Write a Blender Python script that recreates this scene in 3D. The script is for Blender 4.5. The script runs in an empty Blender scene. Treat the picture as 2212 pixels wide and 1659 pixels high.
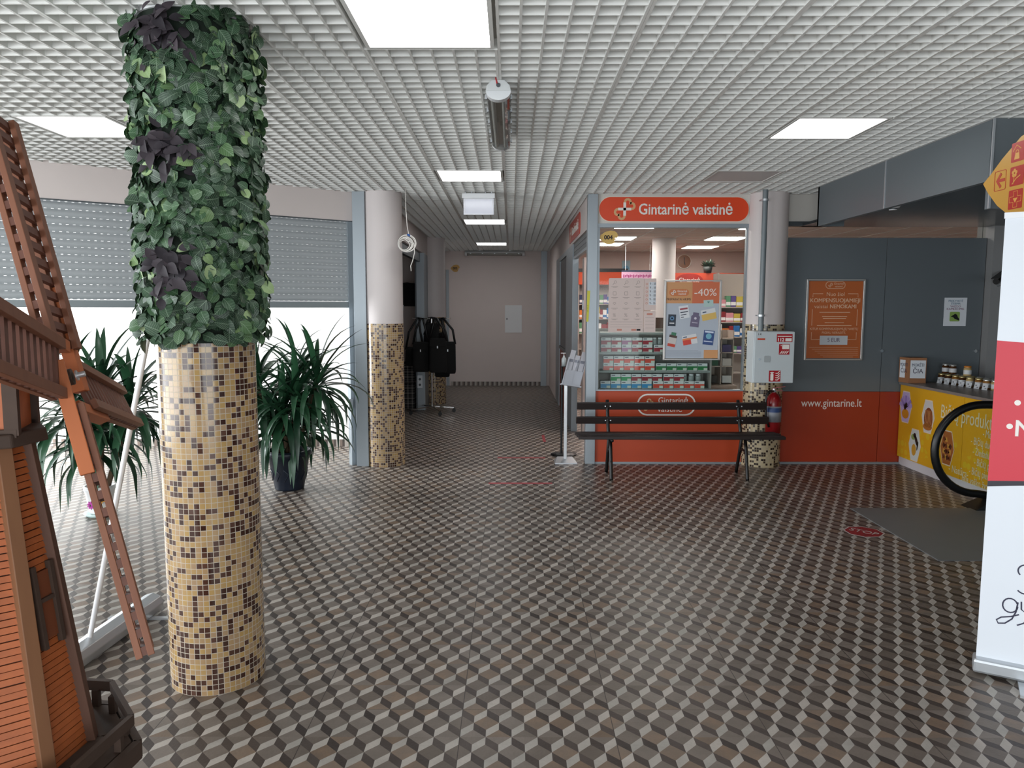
import bpy, bmesh, math, random
from mathutils import Vector as V, Matrix
sc = bpy.context.scene
C = sc.collection
R = random.Random(7)
PI = math.pi

# ------------------------------------------------------------------ helpers
def lin(h):
    h = h.lstrip('#')
    o = []
    for i in (0, 2, 4):
        c = int(h[i:i+2], 16)/255
        o.append(c/12.92 if c <= .04045 else ((c+.055)/1.055)**2.4)
    return (o[0], o[1], o[2], 1)

MATS = {}
def mat(name, col, rough=.5, metal=0., spec=.5, noise=0., nscale=8., emit=0., bump=0.):
    if name in MATS: return MATS[name]
    m = bpy.data.materials.new(name); m.use_nodes = True
    nt = m.node_tree; b = nt.nodes['Principled BSDF']
    c = lin(col)
    b.inputs['Base Color'].default_value = c
    b.inputs['Roughness'].default_value = rough
    b.inputs['Metallic'].default_value = metal
    b.inputs['Specular IOR Level'].default_value = spec
    if noise or bump:
        tc = nt.nodes.new('ShaderNodeTexCoord')
        n = nt.nodes.new('ShaderNodeTexNoise'); n.inputs['Scale'].default_value = nscale; n.inputs['Detail'].default_value = 4
        nt.links.new(tc.outputs['Object'], n.inputs['Vector'])
        if noise:
            mx = nt.nodes.new('ShaderNodeMix'); mx.data_type = 'RGBA'
            mx.inputs[6].default_value = tuple(x*(1-noise) for x in c[:3])+(1,)
            mx.inputs[7].default_value = tuple(min(1, x*(1+noise)) for x in c[:3])+(1,)
            nt.links.new(n.outputs['Fac'], mx.inputs[0]); nt.links.new(mx.outputs[2], b.inputs['Base Color'])
        if bump:
            bp = nt.nodes.new('ShaderNodeBump'); bp.inputs['Strength'].default_value = bump; bp.inputs['Distance'].default_value = .01
            nt.links.new(n.outputs['Fac'], bp.inputs['Height']); nt.links.new(bp.outputs['Normal'], b.inputs['Normal'])
    if emit:
        b.inputs['Emission Color'].default_value = c
        b.inputs['Emission Strength'].default_value = emit
    MATS[name] = m
    return m

class NT:                                   # terse node-graph builder
    def __init__(s, name):
        s.m = bpy.data.materials.new(name); s.m.use_nodes = True; s.t = s.m.node_tree
        s.b = s.t.nodes['Principled BSDF']; MATS[name] = s.m
    def n(s, kind): return s.t.nodes.new('ShaderNode'+kind)
    def put(s, sock, v):
        if hasattr(v, 'is_linked'): s.t.links.new(v, sock)
        elif v is not None: sock.default_value = v
    def f(s, op, a, b=None, c=None):
        x = s.n('Math'); x.operation = op
        for i, v in enumerate((a, b, c)):
            if v is not None: s.put(x.inputs[i], v)
        return x.outputs[0]
    def mix(s, fac, a, b):
        x = s.n('Mix'); x.data_type = 'RGBA'
        s.put(x.inputs[0], fac); s.put(x.inputs[6], a); s.put(x.inputs[7], b)
        return x.outputs[2]
    def fmix(s, fac, a, b):
        return s.f('ADD', s.f('MULTIPLY', s.f('SUBTRACT', 1., fac), a), s.f('MULTIPLY', fac, b))
    def obj(s):
        x = s.n('TexCoord'); y = s.n('SeparateXYZ'); s.t.links.new(x.outputs['Object'], y.inputs[0])
        return x.outputs['Object'], y.outputs[0], y.outputs[1], y.outputs[2]
    def rnd(s, a, b, c=0.):
        x = s.n('CombineXYZ'); s.put(x.inputs[0], a); s.put(x.inputs[1], b); s.put(x.inputs[2], c)
        w = s.n('TexWhiteNoise'); w.noise_dimensions = '3D'; s.t.links.new(x.outputs[0], w.inputs['Vector'])
        return w.outputs['Value']
    def noise(s, vec, scale, detail=3.):
        x = s.n('TexNoise'); x.inputs['Scale'].default_value = scale; x.inputs['Detail'].default_value = detail
        if vec is not None: s.t.links.new(vec, x.inputs['Vector'])
        return x.outputs['Fac']

class Fr:                                   # a flat frame: origin, right, up
    def __init__(s, o, r, u):
        s.o = V(o); s.r = V(r).normalized(); s.u = V(u).normalized(); s.n = s.r.cross(s.u)
    def p(s, a, b, d=0.): return s.o+s.r*a+s.u*b+s.n*d

class MB:
    def __init__(s, org=(0, 0, 0)):
        s.v = []; s.f = []; s.mi = []; s.sm = []; s.uv = None; s.o = V(org)
    def add(s, vs, fs, mi=0, smooth=False):
        k = len(s.v); s.v.extend([V(x)-s.o for x in vs])
        for f in fs: s.f.append([i+k for i in f]); s.mi.append(mi); s.sm.append(smooth)
    def box(s, x0, x1, y0, y1, z0, z1, mi=0):
        s.add([(x0, y0, z0), (x1, y0, z0), (x1, y1, z0), (x0, y1, z0), (x0, y0, z1), (x1, y0, z1), (x1, y1, z1), (x0, y1, z1)],
              [(3, 2, 1, 0), (4, 5, 6, 7), (0, 1, 5, 4), (1, 2, 6, 5), (2, 3, 7, 6), (3, 0, 4, 7)], mi)
    def fbox(s, F, a0, a1, b0, b1, d0, d1, mi=0):
        P = [F.p(a, b, d) for d in (d0, d1) for a, b in ((a0, b0), (a1, b0), (a1, b1), (a0, b1))]
        s.add(P, [(3, 2, 1, 0), (4, 5, 6, 7), (0, 1, 5, 4), (1, 2, 6, 5), (2, 3, 7, 6), (3, 0, 4, 7)], mi)
    def fpoly(s, F, pts, d0, d1, mi=0):
        n = len(pts)
        s.add([F.p(a, b, d0) for a, b in pts]+[F.p(a, b, d1) for a, b in pts],
              [tuple(range(n-1, -1, -1)), tuple(range(n, 2*n))]+[(i, (i+1) % n, n+(i+1) % n, n+i) for i in range(n)], mi)
    def fstroke(s, F, pts, w, d0, d1, mi=0, closed=False):
        n = len(pts); L = []; Rr = []
        for i in range(n):
            a = pts[(i-1) % n] if (closed or i > 0) else pts[i]; b = pts[(i+1) % n] if (closed or i < n-1) else pts[i]
            dx, dy = b[0]-a[0], b[1]-a[1]; l = math.hypot(dx, dy) or 1; nx, ny = -dy/l*w/2, dx/l*w/2
            L.append((pts[i][0]+nx, pts[i][1]+ny)); Rr.append((pts[i][0]-nx, pts[i][1]-ny))
        for i in range(n if closed else n-1):
            j = (i+1) % n
            s.fpoly(F, [Rr[i], Rr[j], L[j], L[i]], d0, d1, mi)
    def bar(s, p0, p1, w, h, up=(0, 0, 1), mi=0):
        p0 = V(p0); p1 = V(p1); d = (p1-p0); l = d.length; d.normalize(); up = V(up)
        sd = d.cross(up); sd = sd.normalized() if sd.length > 1e-6 else V((1, 0, 0)); uu = sd.cross(d).normalized()
        P = [p+sd*a*w/2+uu*b*h/2 for p in (p0, p1) for a, b in ((-1, -1), (1, -1), (1, 1), (-1, 1))]
        s.add(P, [(0, 1, 2, 3), (7, 6, 5, 4), (4, 5, 1, 0), (5, 6, 2, 1), (6, 7, 3, 2), (7, 4, 0, 3)], mi)
    def cyl(s, p0, p1, r0, r1=None, n=16, caps=True, mi=0, smooth=True):
        r1 = r0 if r1 is None else r1
        p0 = V(p0); p1 = V(p1); d = (p1-p0).normalized()
        a = d.orthogonal().normalized(); b = d.cross(a)
        ring = lambda p, r: [p+(a*math.cos(2*PI*i/n)+b*math.sin(2*PI*i/n))*r for i in range(n)]
        k = len(s.v)
        s.add(ring(p0, r0)+ring(p1, r1), [(i, (i+1) % n, n+(i+1) % n, n+i) for i in range(n)], mi, smooth)
        if caps:
            s.add(ring(p0, r0), [tuple(range(n-1, -1, -1))], mi); s.add(ring(p1, r1), [tuple(range(n))], mi)
    def tube(s, pts, r, n=8, closed=False, mi=0, radii=None):
        pts = [V(p) for p in pts]; m = len(pts); vs = []; pa = None
        for i in range(m):
            d = (pts[(i+1) % m]-pts[i-1]) if closed else (pts[min(i+1, m-1)]-pts[max(i-1, 0)])
            d.normalize()
            if pa is None: pa = d.orthogonal().normalized()
            pa = pa-d*pa.dot(d); pa = pa.normalized() if pa.length > 1e-6 else d.orthogonal().normalized()
            b = d.cross(pa); rr = radii[i] if radii else r
            vs += [pts[i]+(pa*math.cos(2*PI*j/n)+b*math.sin(2*PI*j/n))*rr for j in range(n)]
        fs = []
        for i in range(m if closed else m-1):
            k = (i+1) % m
            fs += [(i*n+j, i*n+(j+1) % n, k*n+(j+1) % n, k*n+j) for j in range(n)]
        if not closed: fs += [tuple(range(n-1, -1, -1)), tuple(range((m-1)*n, m*n))]
        s.add(vs, fs, mi, True)
    def lathe(s, prof, c=(0, 0, 0), n=32, mi=0, smooth=True, sx=1., sy=1., a0=0., a1=2*PI):
        c = V(c); m = len(prof); full = abs(a1-a0-2*PI) < 1e-6; q = n if full else n+1
        vs = [c+V((r*math.cos(a0+(a1-a0)*j/n)*sx, r*math.sin(a0+(a1-a0)*j/n)*sy, z)) for r, z in prof for j in range(q)]
        fs = []
        for i in range(m-1):
            for j in range(n):
                k = (j+1) % q if full else j+1
                fs.append((i*q+j, i*q+k, (i+1)*q+k, (i+1)*q+j))
        s.add(vs, fs, mi, smooth)
    def build(s, name, mats, parent=None, bevel=0., solid=0.):
        me = bpy.data.meshes.new(name)
        me.from_pydata([tuple(v) for v in s.v], [], s.f)
        if not isinstance(mats, (list, tuple)): mats = [mats]
        for m in mats: me.materials.append(m)
        me.polygons.foreach_set('material_index', s.mi); me.polygons.foreach_set('use_smooth', s.sm)
        if s.uv:
            u = me.uv_layers.new(name='UVMap')
            fl = []
            for p in me.polygons:
                for vi in p.vertices: fl += s.uv[vi]
            u.data.foreach_set('uv', fl)
        me.update()
        o = bpy.data.objects.new(name, me); C.objects.link(o)
        if parent is not None: o.parent = parent
        elif s.o.length > 0: o.location = s.o
        if bevel:
            bv = o.modifiers.new('bevel', 'BEVEL'); bv.width = bevel; bv.segments = 2; bv.limit_method = 'ANGLE'
        return o

def tag(o, label=None, cat=None, group=None, kind=None):
    if label: o['label'] = label
    if cat: o['category'] = cat
    if group: o['group'] = group
    if kind: o['kind'] = kind
    return o
def thing(name, label, cat, loc=(0, 0, 0), rz=0., group=None):
    o = bpy.data.objects.new(name, None); o.empty_display_size = .1; C.objects.link(o)
    o.location = loc; o.rotation_euler = (0, 0, rz)
    return tag(o, label, cat, group)
def struct(o): o['kind'] = 'structure'; return o
def dup(root, loc, rz=None, label=None, group=None):
    r = root.copy(); C.objects.link(r); r.location = loc
    if rz is not None: r.rotation_euler = (0, 0, rz)
    if label: r['label'] = label
    if group: r['group'] = group
    for ch in list(root.children):
        c = ch.copy(); C.objects.link(c); c.parent = r
        for g in list(ch.children):
            d = g.copy(); C.objects.link(d); d.parent = c
    return r
ORD = ['first', 'second', 'third', 'fourth', 'fifth', 'sixth', 'seventh', 'eighth', 'ninth', 'tenth', 'eleventh', 'twelfth', 'thirteenth', 'fourteenth', 'fifteenth', 'sixteenth']

def text(name, body, F, a, b, size, m, parent, org=(0, 0, 0), align='CENTER', width=None, bold=0., d=.001, ext=.0008, shear=0., fat=0.):
    cu = bpy.data.curves.new('t', 'FONT'); cu.body = body; cu.size = size; cu.align_x = align; cu.align_y = 'CENTER'
    cu.extrude = ext; cu.offset = bold; cu.bevel_depth = fat; cu.bevel_resolution = 0; cu.shear = shear; cu.resolution_u = 3; cu.space_line = .95
    t = bpy.data.objects.new('t', cu); C.objects.link(t)
    bpy.context.view_layer.update()
    dg = bpy.context.evaluated_depsgraph_get()
    me = bpy.data.meshes.new_from_object(t.evaluated_get(dg))
    bpy.data.objects.remove(t); bpy.data.curves.remove(cu)
    xs = [v.co.x for v in me.vertices] or [0]
    w = max(xs)-min(xs); k = width/w if width and w > 0 else 1.
    o_ = V(org)
    for v in me.vertices: v.co = F.p(a+v.co.x*k, b+v.co.y, d+v.co.z)-o_
    me.materials.clear(); me.materials.append(m)
    me.name = name
    o = bpy.data.objects.new(name, me); C.objects.link(o)
    if parent is not None: o.parent = parent
    else: o.location = o_
    return o
def rrect(a0, a1, b0, b1, r, n=6):
    P = []
    for cx, cy, t in ((a1-r, b0+r, -PI/2), (a1-r, b1-r, 0), (a0+r, b1-r, PI/2), (a0+r, b0+r, PI)):
        for i in range(n+1): P.append((cx+r*math.cos(t+PI/2*i/n), cy+r*math.sin(t+PI/2*i/n)))
    return P
def circ(a, b, r, n=24, ry=None):
    return [(a+r*math.cos(2*PI*i/n), b+(ry or r)*math.sin(2*PI*i/n)) for i in range(n)]
def rot2(pts, ang, a, b, s=1.):
    c, q = math.cos(ang), math.sin(ang)
    return [(a+s*(x*c-y*q), b+s*(x*q+y*c)) for x, y in pts]
def heart(ang, a, b, s, n=26):
    P = []
    for i in range(n):
        t = 2*PI*i/n
        x = 16*math.sin(t)**3/16; y = (13*math.cos(t)-5*math.cos(2*t)-2*math.cos(3*t)-math.cos(4*t))/16+1.0
        P.append((x*.62, y*.62))
    return rot2(P, ang, a, b, s)
def emblem(mb, F, a, b, s, d, mi_plus=0, mi_heart=1):      # plus with two heart loops
    mb.fstroke(F, heart(-PI/4, a, b, s), s*.26, d, d+.001, mi_heart, True)
    mb.fstroke(F, heart(PI*3/4, a, b, s), s*.26, d, d+.001, mi_heart, True)
    mb.fbox(F, a-s*.72, a+s*.72, b-s*.15, b+s*.15, d+.001, d+.002, mi_plus)
    mb.fbox(F, a-s*.15, a+s*.15, b-s*.72, b+s*.72, d+.001, d+.002, mi_plus)

# ------------------------------------------------------------------ plain materials
PLASTER = mat('plaster', '#dfd4d0', .8, noise=.03, nscale=3, bump=.02)
PLASTERC = mat('column_plaster', '#d6cdcb', .6, noise=.02, nscale=3)
WHITEW = mat('white_paint', '#e9e7e4', .8)
GRID = mat('grid_white', '#dededa', .5)
SLAB = mat('slab_concrete', '#c9c7c2', .9)
ALU = mat('grey_aluminium', '#98a0a6', .38, .35)
ALUD = mat('dark_aluminium', '#4e5357', .4, .4)
SILVER = mat('silver', '#c4c8cc', .36, .7)
CHROME = mat('chrome', '#dddddd', .1, 1.)
GREYP = mat('grey_laminate', '#646b6f', .3, noise=.04, nscale=2)
GREYG = mat('grey_glass_panel', '#4a5052', .12, spec=.7)
SOFF = mat('soffit_dark', '#26282a', .2)
ORANGE = mat('orange_vinyl', '#b8421a', .45)
ORANGES = mat('orange_sign', '#dd4312', .4)
WHITE = mat('white_plastic', '#e8eaec', .4)
WHITET = mat('white_lettering', '#efe9e2', .5)
TAN = mat('tan_emblem', '#d6a878', .5)
BLACK = mat('black_plastic', '#0d0d0e', .4)
BLACKC = mat('black_cloth', '#070707', .9)
DARKT = mat('dark_lettering', '#2a2226', .6)
RED = mat('signal_red', '#a81420', .45)
PAPER = mat('paper', '#dfe3e8', .7)
SILV_FR = mat('poster_frame_silver', '#c9c5c0', .3, .6)
EMITW = mat('light_diffuser', '#ffffff', .5, emit=9.)
EMITP = mat('light_diffuser_shop', '#fff4ee', .5, emit=25.)
CARD = mat('cardboard', '#9a6a48', .8, noise=.08, nscale=10)
def glass(name, tint='#ffffff', refl=1.):
    g = NT(name); t = g.t; out = t.nodes['Material Output']
    tr = g.n('BsdfTransparent'); tr.inputs[0].default_value = lin(tint)
    gl = g.n('BsdfGlossy'); gl.inputs['Roughness'].default_value = .02
    lw = g.n('LayerWeight'); lw.inputs[0].default_value = .5
    fac = g.f('ADD', .035, g.f('MULTIPLY', .9, g.f('POWER', lw.outputs['Facing'], 5.)))
    mx = g.n('MixShader'); t.links.new(g.f('MULTIPLY', fac, refl), mx.inputs[0])
    t.links.new(tr.outputs[0], mx.inputs[1]); t.links.new(gl.outputs[0], mx.inputs[2]); t.links.new(mx.outputs[0], out.inputs['Surface'])
    t.nodes.remove(g.b)
    return g.m
GLASS = glass('clear_glass', '#f4f8f7')
WINGLASS = glass('shop_window_glass', '#f4f8f7', .3)
ACRYL = glass('clear_acrylic', '#e9edf2', 2.2)

# ------------------------------------------------------------------ floor: cube-pattern tiles
def floor_mat():
    g = NT('cube_pattern_tiles'); vec, x, y, z = g.obj()
    u = g.f('MULTIPLY', g.f('ADD', x, .796), 10.); v0 = g.f('MULTIPLY', g.f('SUBTRACT', y, 3.55), 10.)
    v = g.f('ADD', v0, .5); vc = g.f('SUBTRACT', v, .25)
    je = g.f('MULTIPLY', g.f('ROUND', g.f('MULTIPLY', vc, .5)), 2.)
    ie = g.f('ADD', g.f('FLOOR', u), .5)
    jo = g.f('ADD', g.f('MULTIPLY', g.f('ROUND', g.f('MULTIPLY', g.f('SUBTRACT', vc, 1.), .5)), 2.), 1.)
    io = g.f('ROUND', u)
    due = g.f('SUBTRACT', u, ie); dve = g.f('SUBTRACT', v, je)
    duo = g.f('SUBTRACT', u, io); dvo = g.f('SUBTRACT', v, jo)
    ins = g.f('LESS_THAN', g.f('ADD', g.f('ABSOLUTE', g.f('SUBTRACT', dve, .25)), g.f('ABSOLUTE', due)), .75)
    du = g.fmix(ins, duo, due); dv = g.fmix(ins, dvo, dve); i = g.fmix(ins, io, ie); j = g.fmix(ins, jo, je)
    top = g.f('GREATER_THAN', dv, g.f('ABSOLUTE', du))
    right = g.f('GREATER_THAN', du, 0.)
    split = g.f('MULTIPLY', g.f('GREATER_THAN', dv, .5), ins)
    face = g.f('ADD', g.f('MULTIPLY', top, 5.), g.f('ADD', g.f('MULTIPLY', right, g.f('SUBTRACT', 1., top)), g.f('MULTIPLY', split, 2.7)))
    rn = g.rnd(i, j, face); rn2 = g.rnd(i, j, g.f('ADD', face, 31.3))
    n1 = g.noise(vec, 14., 4.); n2 = g.noise(vec, 90., 2.)
    dark = g.mix(rn, lin('#352d2a'), lin('#4c433e')); lite = g.mix(rn, lin('#9f9b94'), lin('#b2aba3'))
    mid = g.mix(rn, lin('#625850'), lin('#7a7169'))
    mid = g.mix(g.f('MULTIPLY', g.f('GREATER_THAN', rn2, .72), g.f('MULTIPLY', n1, .8)), mid, lin('#826850'))
    col = g.mix(right, dark, lite); col = g.mix(top, col, mid)
    k = g.f('ADD', .72, g.f('ADD', g.f('MULTIPLY', n1, .42), g.f('MULTIPLY', n2, .14)))
    mul = g.n('Mix'); mul.data_type = 'RGBA'; mul.blend_type = 'MULTIPLY'; mul.inputs[0].default_value = 1.
    g.t.links.new(col, mul.inputs[6]); cc = g.n('CombineColor')
    for q in range(3): g.t.links.new(k, cc.inputs[q])
    g.t.links.new(cc.outputs[0], mul.inputs[7])
    # tile joints every 600 mm along x, faint ones along y
    jx = g.f('LESS_THAN', g.f('ABSOLUTE', g.f('SUBTRACT', g.f('FRACT', g.f('ADD', g.f('DIVIDE', u, 6.), .5)), .5)), .0026)
    jy = g.f('LESS_THAN', g.f('ABSOLUTE', g.f('SUBTRACT', g.f('FRACT', g.f('ADD', g.f('DIVIDE', v0, 6.), .5)), .5)), .0022)
    c2 = g.mix(g.f('MAXIMUM', jx, g.f('MULTIPLY', jy, .55)), mul.outputs[2], lin('#39332f'))
    g.t.links.new(c2, g.b.inputs['Base Color'])
    g.b.inputs['Roughness'].default_value = .38; g.b.inputs['Specular IOR Level'].default_value = .3
    bp = g.n('Bump'); bp.inputs['Strength'].default_value = .08; bp.inputs['Distance'].default_value = .01
    g.t.links.new(n2, bp.inputs['Height']); g.t.links.new(bp.outputs[0], g.b.inputs['Normal'])
    return g.m
FLOOR = floor_mat()

def mosaic(name, light, light2, dark, dark2, grout, frac, r=.2, pitch=.0232):
    g = NT(name); vec, x, y, z = g.obj()
    n = round(2*PI*r/pitch)
    a = g.f('MULTIPLY', g.f('ARCTAN2', y, x), n/(2*PI)); b = g.f('DIVIDE', z, pitch)
    i = g.f('FLOOR', a); j = g.f('FLOOR', b); fu = g.f('SUBTRACT', a, i); fv = g.f('SUBTRACT', b, j)
    rn = g.rnd(i, j, 1.); r2 = g.rnd(i, j, 7.); n1 = g.rnd(g.f('FLOOR', g.f('DIVIDE', i, 2.)), g.f('FLOOR', g.f('DIVIDE', j, 2.)), 3.)
    dk = g.f('LESS_THAN', g.f('ADD', g.f('MULTIPLY', rn, .68), g.f('MULTIPLY', n1, .32)), frac)
    col = g.mix(dk, g.mix(r2, lin(light), lin(light2)), g.mix(r2, lin(dark), lin(dark2)))
    e = g.f('MINIMUM', g.f('MINIMUM', fu, g.f('SUBTRACT', 1., fu)), g.f('MINIMUM', fv, g.f('SUBTRACT', 1., fv)))
    gr = g.f('LESS_THAN', e, .055)
    g.t.links.new(g.mix(gr, col, lin(grout)), g.b.inputs['Base Color'])
    g.put(g.b.inputs['Roughness'], g.fmix(gr, .16, .8))
    bp = g.n('Bump'); bp.inputs['Strength'].default_value = .4; bp.inputs['Distance'].default_value = .002
    g.put(bp.inputs['Height'], g.f('MINIMUM', e, .1)); g.t.links.new(bp.outputs[0], g.b.inputs['Normal'])
    return g.m
MOSA = mosaic('tan_glass_mosaic', '#b2925c', '#a68a6c', '#382018', '#5a3f34', '#bcb2a2', .42)
MOSB = mosaic('beige_glass_mosaic', '#bdab88', '#aea085', '#1c130e', '#3c2c20', '#a89b82', .43)

def wood_mat(name, c1, c2, rough=.5, axis='X', grain=26., isl=.4):
    g = NT(name); vec, x, y, z = g.obj()
    mp = g.n('Mapping'); g.t.links.new(vec, mp.inputs[0])
    mp.inputs['Scale'].default_value = {'X': (.12, 1, 1), 'Y': (1, .12, 1), 'Z': (1, 1, .12)}[axis]
    n = g.noise(mp.outputs[0], grain, 5.)
    ri = g.n('NewGeometry').outputs['Random Per Island']
    k = g.f('ADD', g.f('MULTIPLY', n, 1-isl), g.f('MULTIPLY', ri, isl))
    g.t.links.new(g.mix(k, lin(c1), lin(c2)), g.b.inputs['Base Color']); g.b.inputs['Roughness'].default_value = rough
    return g.m
# ------------------------------------------------------------------ camera
HC = 2.80
def make_camera():
    pi_, ya, ro, H = .101531, .0011668, .0019062, 1.6479
    R0 = V((math.cos(ya), -math.sin(ya), 0)); Fh = V((math.sin(ya), math.cos(ya), 0))
    fw = Fh*math.cos(pi_)-V((0, 0, 1))*math.sin(pi_); U0 = Fh*math.sin(pi_)+V((0, 0, 1))*math.cos(pi_)
    r = R0*math.cos(ro)+U0*math.sin(ro); u = U0*math.cos(ro)-R0*math.sin(ro)
    cam = bpy.data.cameras.new('camera'); o = bpy.data.objects.new('camera', cam); C.objects.link(o)
    M = Matrix((r, u, -fw)).transposed().to_4x4(); M.translation = V((0, 0, H)); o.matrix_world = M
    cam.sensor_width = 36; cam.sensor_fit = 'HORIZONTAL'; cam.lens = 1627.4/2212*36; cam.clip_start = .02
    sc.camera = o
make_camera()

# ------------------------------------------------------------------ shell
m = MB(); m.box(-7, 8, -3.2, 17, -.12, 0); struct(m.build('floor', FLOOR))
m = MB(); m.box(-7.1, 8.1, -3.3, 17.1, 3.25, 3.4); struct(m.build('ceiling_slab', SLAB))
# open-cell ceiling grid, 600 mm modules on a 100 mm cell
GX, GY = -.664, 3.526
LIGHTS = [(0, -1), (4, 2), (-4, 2), (0, 5), (0, 11), (0, 17)]     # module col,row of the lit panels
BLANK = [(4, 5)]
def clipbox(mb, x0, x1, y0, y1, z0, z1):
    for rx0, rx1, ry0, ry1 in ((-6.9, 7.8, -3, 7.84), (-1.38, .79, 7.84, 15.82)):
        a0, a1, b0, b1 = max(x0, rx0), min(x1, rx1), max(y0, ry0), min(y1, ry1)
        if a1-a0 > .001 and b1-b0 > .001: mb.box(a0, a1, b0, b1, z0, z1)
def cut(a, b, c, off, r=.228):               # the stretch of a bar outside the round hole for the column
    if abs(off) >= r: return ((a, b),)
    h = math.sqrt(r*r-off*off)
    return [(p, q) for p, q in ((a, min(b, c-h)), (max(a, c+h), b)) if q-p > .001]
m = MB()
for i in range(-9, 10):
    for j in range(-6, 21):
        x0, y0 = GX+.6*i, GY+.6*j
        if y0 > 7.84 and not (x0 > -2 and x0 < .8): continue
        if (i, j) in LIGHTS or (i, j) in BLANK: continue
        if x0 > 3.0 and y0 > 4.8: continue
        col1 = (i, j) in ((-1, 0), (-2, 0), (-1, -1), (-2, -1))
        for k in range(7):
            xx = x0+(.0065 if k == 0 else .5935 if k == 6 else .1*k); w = .006 if k in (0, 6) else .0055
            for s0_, s1_ in (cut(y0, y0+.6, 3.253, xx+1.315) if col1 else ((y0, y0+.6),)): clipbox(m, xx-w, xx+w, s0_, s1_, HC, HC+.05)
            yy = y0+(.0055 if k == 0 else .5945 if k == 6 else .1*k); w = .005 if k in (0, 6) else .004
            for s0_, s1_ in (cut(x0, x0+.6, -1.315, yy-3.253) if col1 else ((x0, x0+.6),)): clipbox(m, s0_, s1_, yy-w, yy+w, HC+.0015, HC+.05)
struct(m.build('ceiling', GRID))

def ceiling_panel(i, j, label, lit=True):
    x0, y0 = GX+.6*i, GY+.6*j
    t = thing('ceiling_light' if lit else 'ceiling_panel', label, 'light' if lit else 'panel', (x0+.3, y0+.3, HC), 0, 'square light panels in the ceiling' if lit else None)
    f = MB(t.location)
    for a in ((x0+.014, x0+.586, y0+.012, y0+.03), (x0+.014, x0+.586, y0+.57, y0+.588), (x0+.014, x0+.032, y0+.03, y0+.57), (x0+.568, x0+.586, y0+.03, y0+.57)):
        f.box(*a, HC, HC+.03)
    f.box(x0+.032, x0+.568, y0+.03, y0+.57, HC+.012, HC+.03)
    f.build('frame', GRID, t)
    d = MB(t.location); d.box(x0+.032, x0+.568, y0+.03, y0+.57, HC+.004, HC+.012)
    d.build('diffuser' if lit else 'infill_board', EMITW if lit else mat('blank_panel', '#d0cccb', .6), t)
LL = ['square lit ceiling panel in line with the hanging grey tube lamp, before its near end', 'square lit ceiling panel to the right, in front of the pharmacy bulkhead',
      'square lit ceiling panel to the left, behind the leaf-covered column', 'lit ceiling panel just before the hanging emergency lamp',
      'lit ceiling panel just behind the hanging emergency lamp', 'farthest lit ceiling panel, near the end wall of the corridor']
for k, (i, j) in enumerate(LIGHTS): ceiling_panel(i, j, LL[k])
ceiling_panel(4, 5, 'plain unlit square panel in the ceiling grid before the pharmacy sign', False)

def wall(name, *boxes, m_=PLASTER):
    w = MB()
    for b in boxes: w.box(*b)
    return struct(w.build(name, m_))
# corridor and pharmacy walls
wall('wall_end', (-4.2, 7.5, 16.0, 16.15, 0, 3.2), (-1.6, .8, 15.83, 15.999, 0, 3.2))
wall('wall_corridor_right', (.8, .9, 13.5, 15.83, 0, 3.2), (.8, .9, 7.98, 13.5, 2.47, 3.2))
wall('wall_corridor_left', (-1.5, -1.4, 8.02, 12.8, 2.5, 3.2), (-1.5, -1.4, 13.0, 15.83, 0, 3.2))
wall('wall_pharmacy_front', (.886, 2.45, 7.87, 7.96, 2.505, 3.2), (2.8, 3.3, 7.88, 7.96, 2.53, 3.2), m_=mat('header_board', '#cfcbc4', .6))
wall('wall_pharmacy_right', (7.6, 7.7, 8.4, 16, 0, 3.2))
# skirting made of the cube tile
def skirt_mat():
    g = NT('cube_tile_skirting'); vec, x, y, z = g.obj()
    u = g.f('FRACT', g.f('MULTIPLY', x, 10.)); v = g.f('DIVIDE', z, .1)
    d = g.f('LESS_THAN', g.f('ABSOLUTE', g.f('SUBTRACT', u, .5)), .22)
    d2 = g.f('LESS_THAN', g.f('ADD', u, g.f('MULTIPLY', v, .5)), .75)
    g.t.links.new(g.mix(d, g.mix(d2, lin('#75665c'), lin('#4a403b')), lin('#a8a199')), g.b.inputs['Base Color']); g.b.inputs['Roughness'].default_value = .4
    return g.m
SK = skirt_mat()
m = MB(); m.box(-1.27, .74, 15.818, 15.83, 0, .085); struct(m.build('baseboard_end', SK))
m = MB(); m.box(-6.9, -1.72, 8.818, 8.83, 0, .085); struct(m.build('baseboard_shop', SK))
# left shop behind the shutter, and the shop further down the corridor
wall('wall_shop_back', (-6.98, -1.5, 8.83, 8.93, 0, 3.2), m_=WHITEW)
wall('wall_shop_right', (-1.62, -1.52, 7.9, 8.83, 0, 3.2), (-1.49, -1.40, 8.1, 8.2, 0, 2.5), m_=WHITEW)
wall('wall_accessory_shop', (-4.2, -1.6, 13.3, 13.4, 0, 3.2), (-4.2, -4.1, 8.93, 13.3, 0, 3.2))
# shop-front wall over the shutter: runs diagonally
SU = V((-.8031, -.5959, 0)); SA = V((-1.6, 7.8, 0))
FS = Fr(SA, -SU, (0, 0, 1))                 # a negative goes left along the wall, normal faces the hall
m = MB(); m.fbox(FS, -6.4, -.02, 2.515, 3.2, -.1, 0); struct(m.build('wall_shop_front', PLASTER))
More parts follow.
